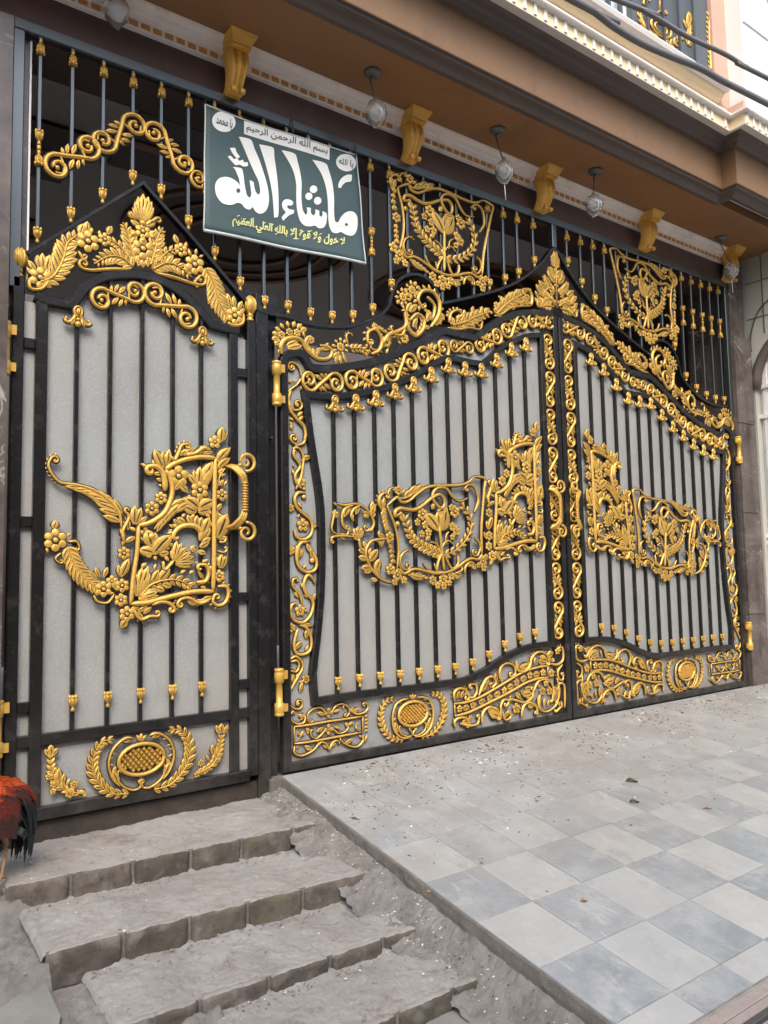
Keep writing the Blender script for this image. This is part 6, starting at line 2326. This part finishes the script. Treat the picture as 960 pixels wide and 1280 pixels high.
def feather(parent, p, wd_, m, name='feather', twist=0., cup=.25):
    """blade along 3-D points with width wd_, folded along its shaft"""
    mb = MB()
    p = catmull(p, 5)
    n = len(p); v = []
    for i in range(n):
        t = i / (n - 1)
        d = (Vector(p[min(n - 1, i + 1)]) - Vector(p[max(0, i - 1)])).normalized()
        side = d.cross(Vector((0, 1, 0)))
        if side.length < .05: side = Vector((1, 0, 0))
        side.normalize()
        nrm = d.cross(side).normalized()
        side = (side * math.cos(twist) + nrm * math.sin(twist))
        hw = wd_ * (math.sin(math.pi * min(1, .12 + t * .95)) ** .6 if t < .98 else .1) / 2
        c0 = Vector(p[i])
        for u in (-1, 0, 1):
            v.append(tuple(c0 + side * hw * u + nrm * (abs(u) * hw * cup)))
    mb.add(v, [(i * 3 + k, i * 3 + k + 1, (i + 1) * 3 + k + 1, (i + 1) * 3 + k) for i in range(n - 1) for k in range(2)], 0, True)
    return mb.obj(name, m, parent)


# saddle hackles falling over the rump, orange above, red and maroon lower
for k in range(110):
    u = rnd.random()
    x0 = .165 - .30 * u ** 1.2
    yy = rnd.uniform(-1, .6)
    i = 0
    zt_ = .262 + .085 * math.sin(math.pi * min(1, (.19 - x0) / .26)) * math.cos(yy * 1.2) + (.05 * max(0, u - .7) / .3)
    yb = -.085 * math.sin(yy * -1.4) * min(1, (.21 - x0) / .10)
    L_ = rnd.uniform(.07, .115)
    dr = .4 + .7 * abs(yy)
    p0 = (x0, yb - .004, zt_ + .004)
    p1 = (x0 + L_ * .45, yb * 1.14 - .006, zt_ - L_ * .22 * dr + .004)
    p2 = (x0 + L_ * .75, yb * 1.18 - .006, zt_ - L_ * .66 * dr)
    mm = (RORG if (yy > -.62 or rnd.random() < .12) else (RRED if yy > -.8 else RBRN)) if x0 < .13 else (RRED if rnd.random() < .5 else RBLK)
    feather(roo, [p0, p1, p2], .014, mm, 'saddle_feather')
# wing
mb = MB(); v = []
for i in range(9):
    for k in range(7):
        u = i / 8; t = k / 6
        x = -.13 + .25 * u; zc = .245 - .02 * u
        hgt_ = .075 * math.sin(math.pi * (.15 + .8 * u)) ** .7
        z = zc + (t - .5) * 2 * hgt_ - .02 * u
        y = -.088 * math.sqrt(max(.05, 1 - ((t - .5) * 1.5) ** 2)) * (1 - .25 * u) - .012
        v.append((x, y, z))
mb.add(v, [(i * 7 + k, i * 7 + k + 1, (i + 1) * 7 + k + 1, (i + 1) * 7 + k) for i in range(8) for k in range(6)], 0, True)
wg = mb.obj('wing', RBRN, roo)
for k in range(16):
    t = k / 15
    z0 = .295 - .10 * t
    feather(wg, [(-.08 + .02 * t, -.100, z0), (.02, -.108, z0 - .02), (.095 - .02 * t, -.094, z0 - .04 - .012 * t)], .024, RRED if t < .45 else RBRN, 'wing_feather')
# tail: drooping sickles, glossy black
for k in range(42):
    t = rnd.random()
    yy = rnd.uniform(-.05, .03)
    x0 = .150 + rnd.uniform(-.02, .02); z0 = .275 - .06 * t + rnd.uniform(-.01, .01)
    dx = .030 + .035 * (1 - t) + rnd.uniform(-.010, .010); dz = .14 + .08 * rnd.random()
    feather(roo, [(x0, yy * .5, z0), (x0 + dx * .62, yy, z0 - .012 - .03 * t), (x0 + dx * .98, yy * 1.2, z0 - dz * .55), (x0 + dx * .82, yy * 1.3, z0 - dz)], .030 - .008 * rnd.random(), RBLK, 'tail_feather', .0)
for k in range(16):             # belly fluff
    a = rnd.uniform(-.10, .12)
    feather(roo, [(a, rnd.uniform(-.07, .03), .175), (a + .03, rnd.uniform(-.075, .03), .14), (a + .045, rnd.uniform(-.07, .03), .108)], .03, RBLK if rnd.random() < .7 else RBRN, 'belly_feather')
# legs
for (lx, ly) in ((.055, -.038), (-.035, .045)):
    mb = MB()
    tube(mb, catmull([(lx + .004, ly, .165), (lx + .022, ly, .105), (lx + .008, ly, .050), (lx, ly, .014)], 5), [.017 - .0095 * min(1, i / 6) for i in range(16)], n=8)
    for a, L_ in ((180, .060), (150, .052), (210, .052), (0, .028)):
        c_, s2 = math.cos(R(a)), math.sin(R(a))
        tube(mb, catmull([(lx, ly, .014), (lx + c_ * L_ * .5, ly + s2 * L_ * .5, .012), (lx + c_ * L_, ly + s2 * L_, .003)], 4), [.0065, .006, .006, .0055, .005, .0045, .004, .003, .001], n=6)
    mb.obj('leg', RLEG, roo)
# head parts outside the frame on the left
mb = MB(); lathe(mb, [(.010, .0), (.006, .014), (.001, .024)], n=8)
mb.v = [(-.300 - z, x, .484 - y) for x, y, z in mb.v]
mb.obj('beak', RLEG, roo)
mb = MB()
cm = [(-.235, .500), (-.228, .530), (-.243, .522), (-.248, .545), (-.262, .528), (-.272, .545), (-.280, .524), (-.292, .530), (-.294, .500)]
prism(mb, cm, -.004, .004); mb.obj('comb', RCMB, roo)
for sg in (-1, 1):
    mb = MB(); lathe(mb, [(.001, -.030), (.010, -.022), (.011, -.008), (.004, .0)], (-.280, sg * .008, .468), 8, sy=.5); mb.obj('wattle', RCMB, roo)
    mb = MB(); lathe(mb, [(.001, -.004), (.005, 0), (.001, .004)], (-.272, sg * .025, .490), 8); mb.obj('eye', RBLK, roo)
roo.rotation_euler = (0, 0, R(36))
# ================================================================== HOUSES ACROSS THE STREET (behind the camera; the gate's enamel mirrors them)
def far_house(x0, x1, h, m, label):
    t = thing('street_house', label, 'house', ((x0 + x1) / 2, -9.5, -.42))
    b = t.location
    mb = MB(); mb.box(x0, x1 - .02, -14, -9.5, -.42, h); off(mb, b).obj('wall', m, t)
    mb = MB(); mb.box(x0 - .0, x1 - .02, -9.502, -9.30, h - .25, h + .05); off(mb, b).obj('cornice', WHIT, t)
    n = int((x1 - x0) / 1.7)
    for k in range(n):
        xc = x0 + (x1 - x0) * (k + .5) / n
        for zc in (1.2, 4.0):
            if zc + .7 > h: continue
            mb = MB(); mb.box(xc - .5, xc + .5, -9.5, -9.44, zc - .65, zc + .65)
            fr_ = off(mb, b).obj('window', DARKW, t)
            mb = MB(); mb.box(xc - .42, xc + .42, -9.438, -9.42, zc - .57, zc + .57); off(mb, b).obj('pane', DGREY, fr_)


far_house(-14, -4, 5.6, INW, 'plain plastered house across the street at the left, behind the camera')
far_house(-4, 5, 6.4, PINK, 'rose painted house straight across the street from the gate, behind the camera')
far_house(5, 16, 5.2, NWALL, 'pale house across the street at the right, behind the camera')
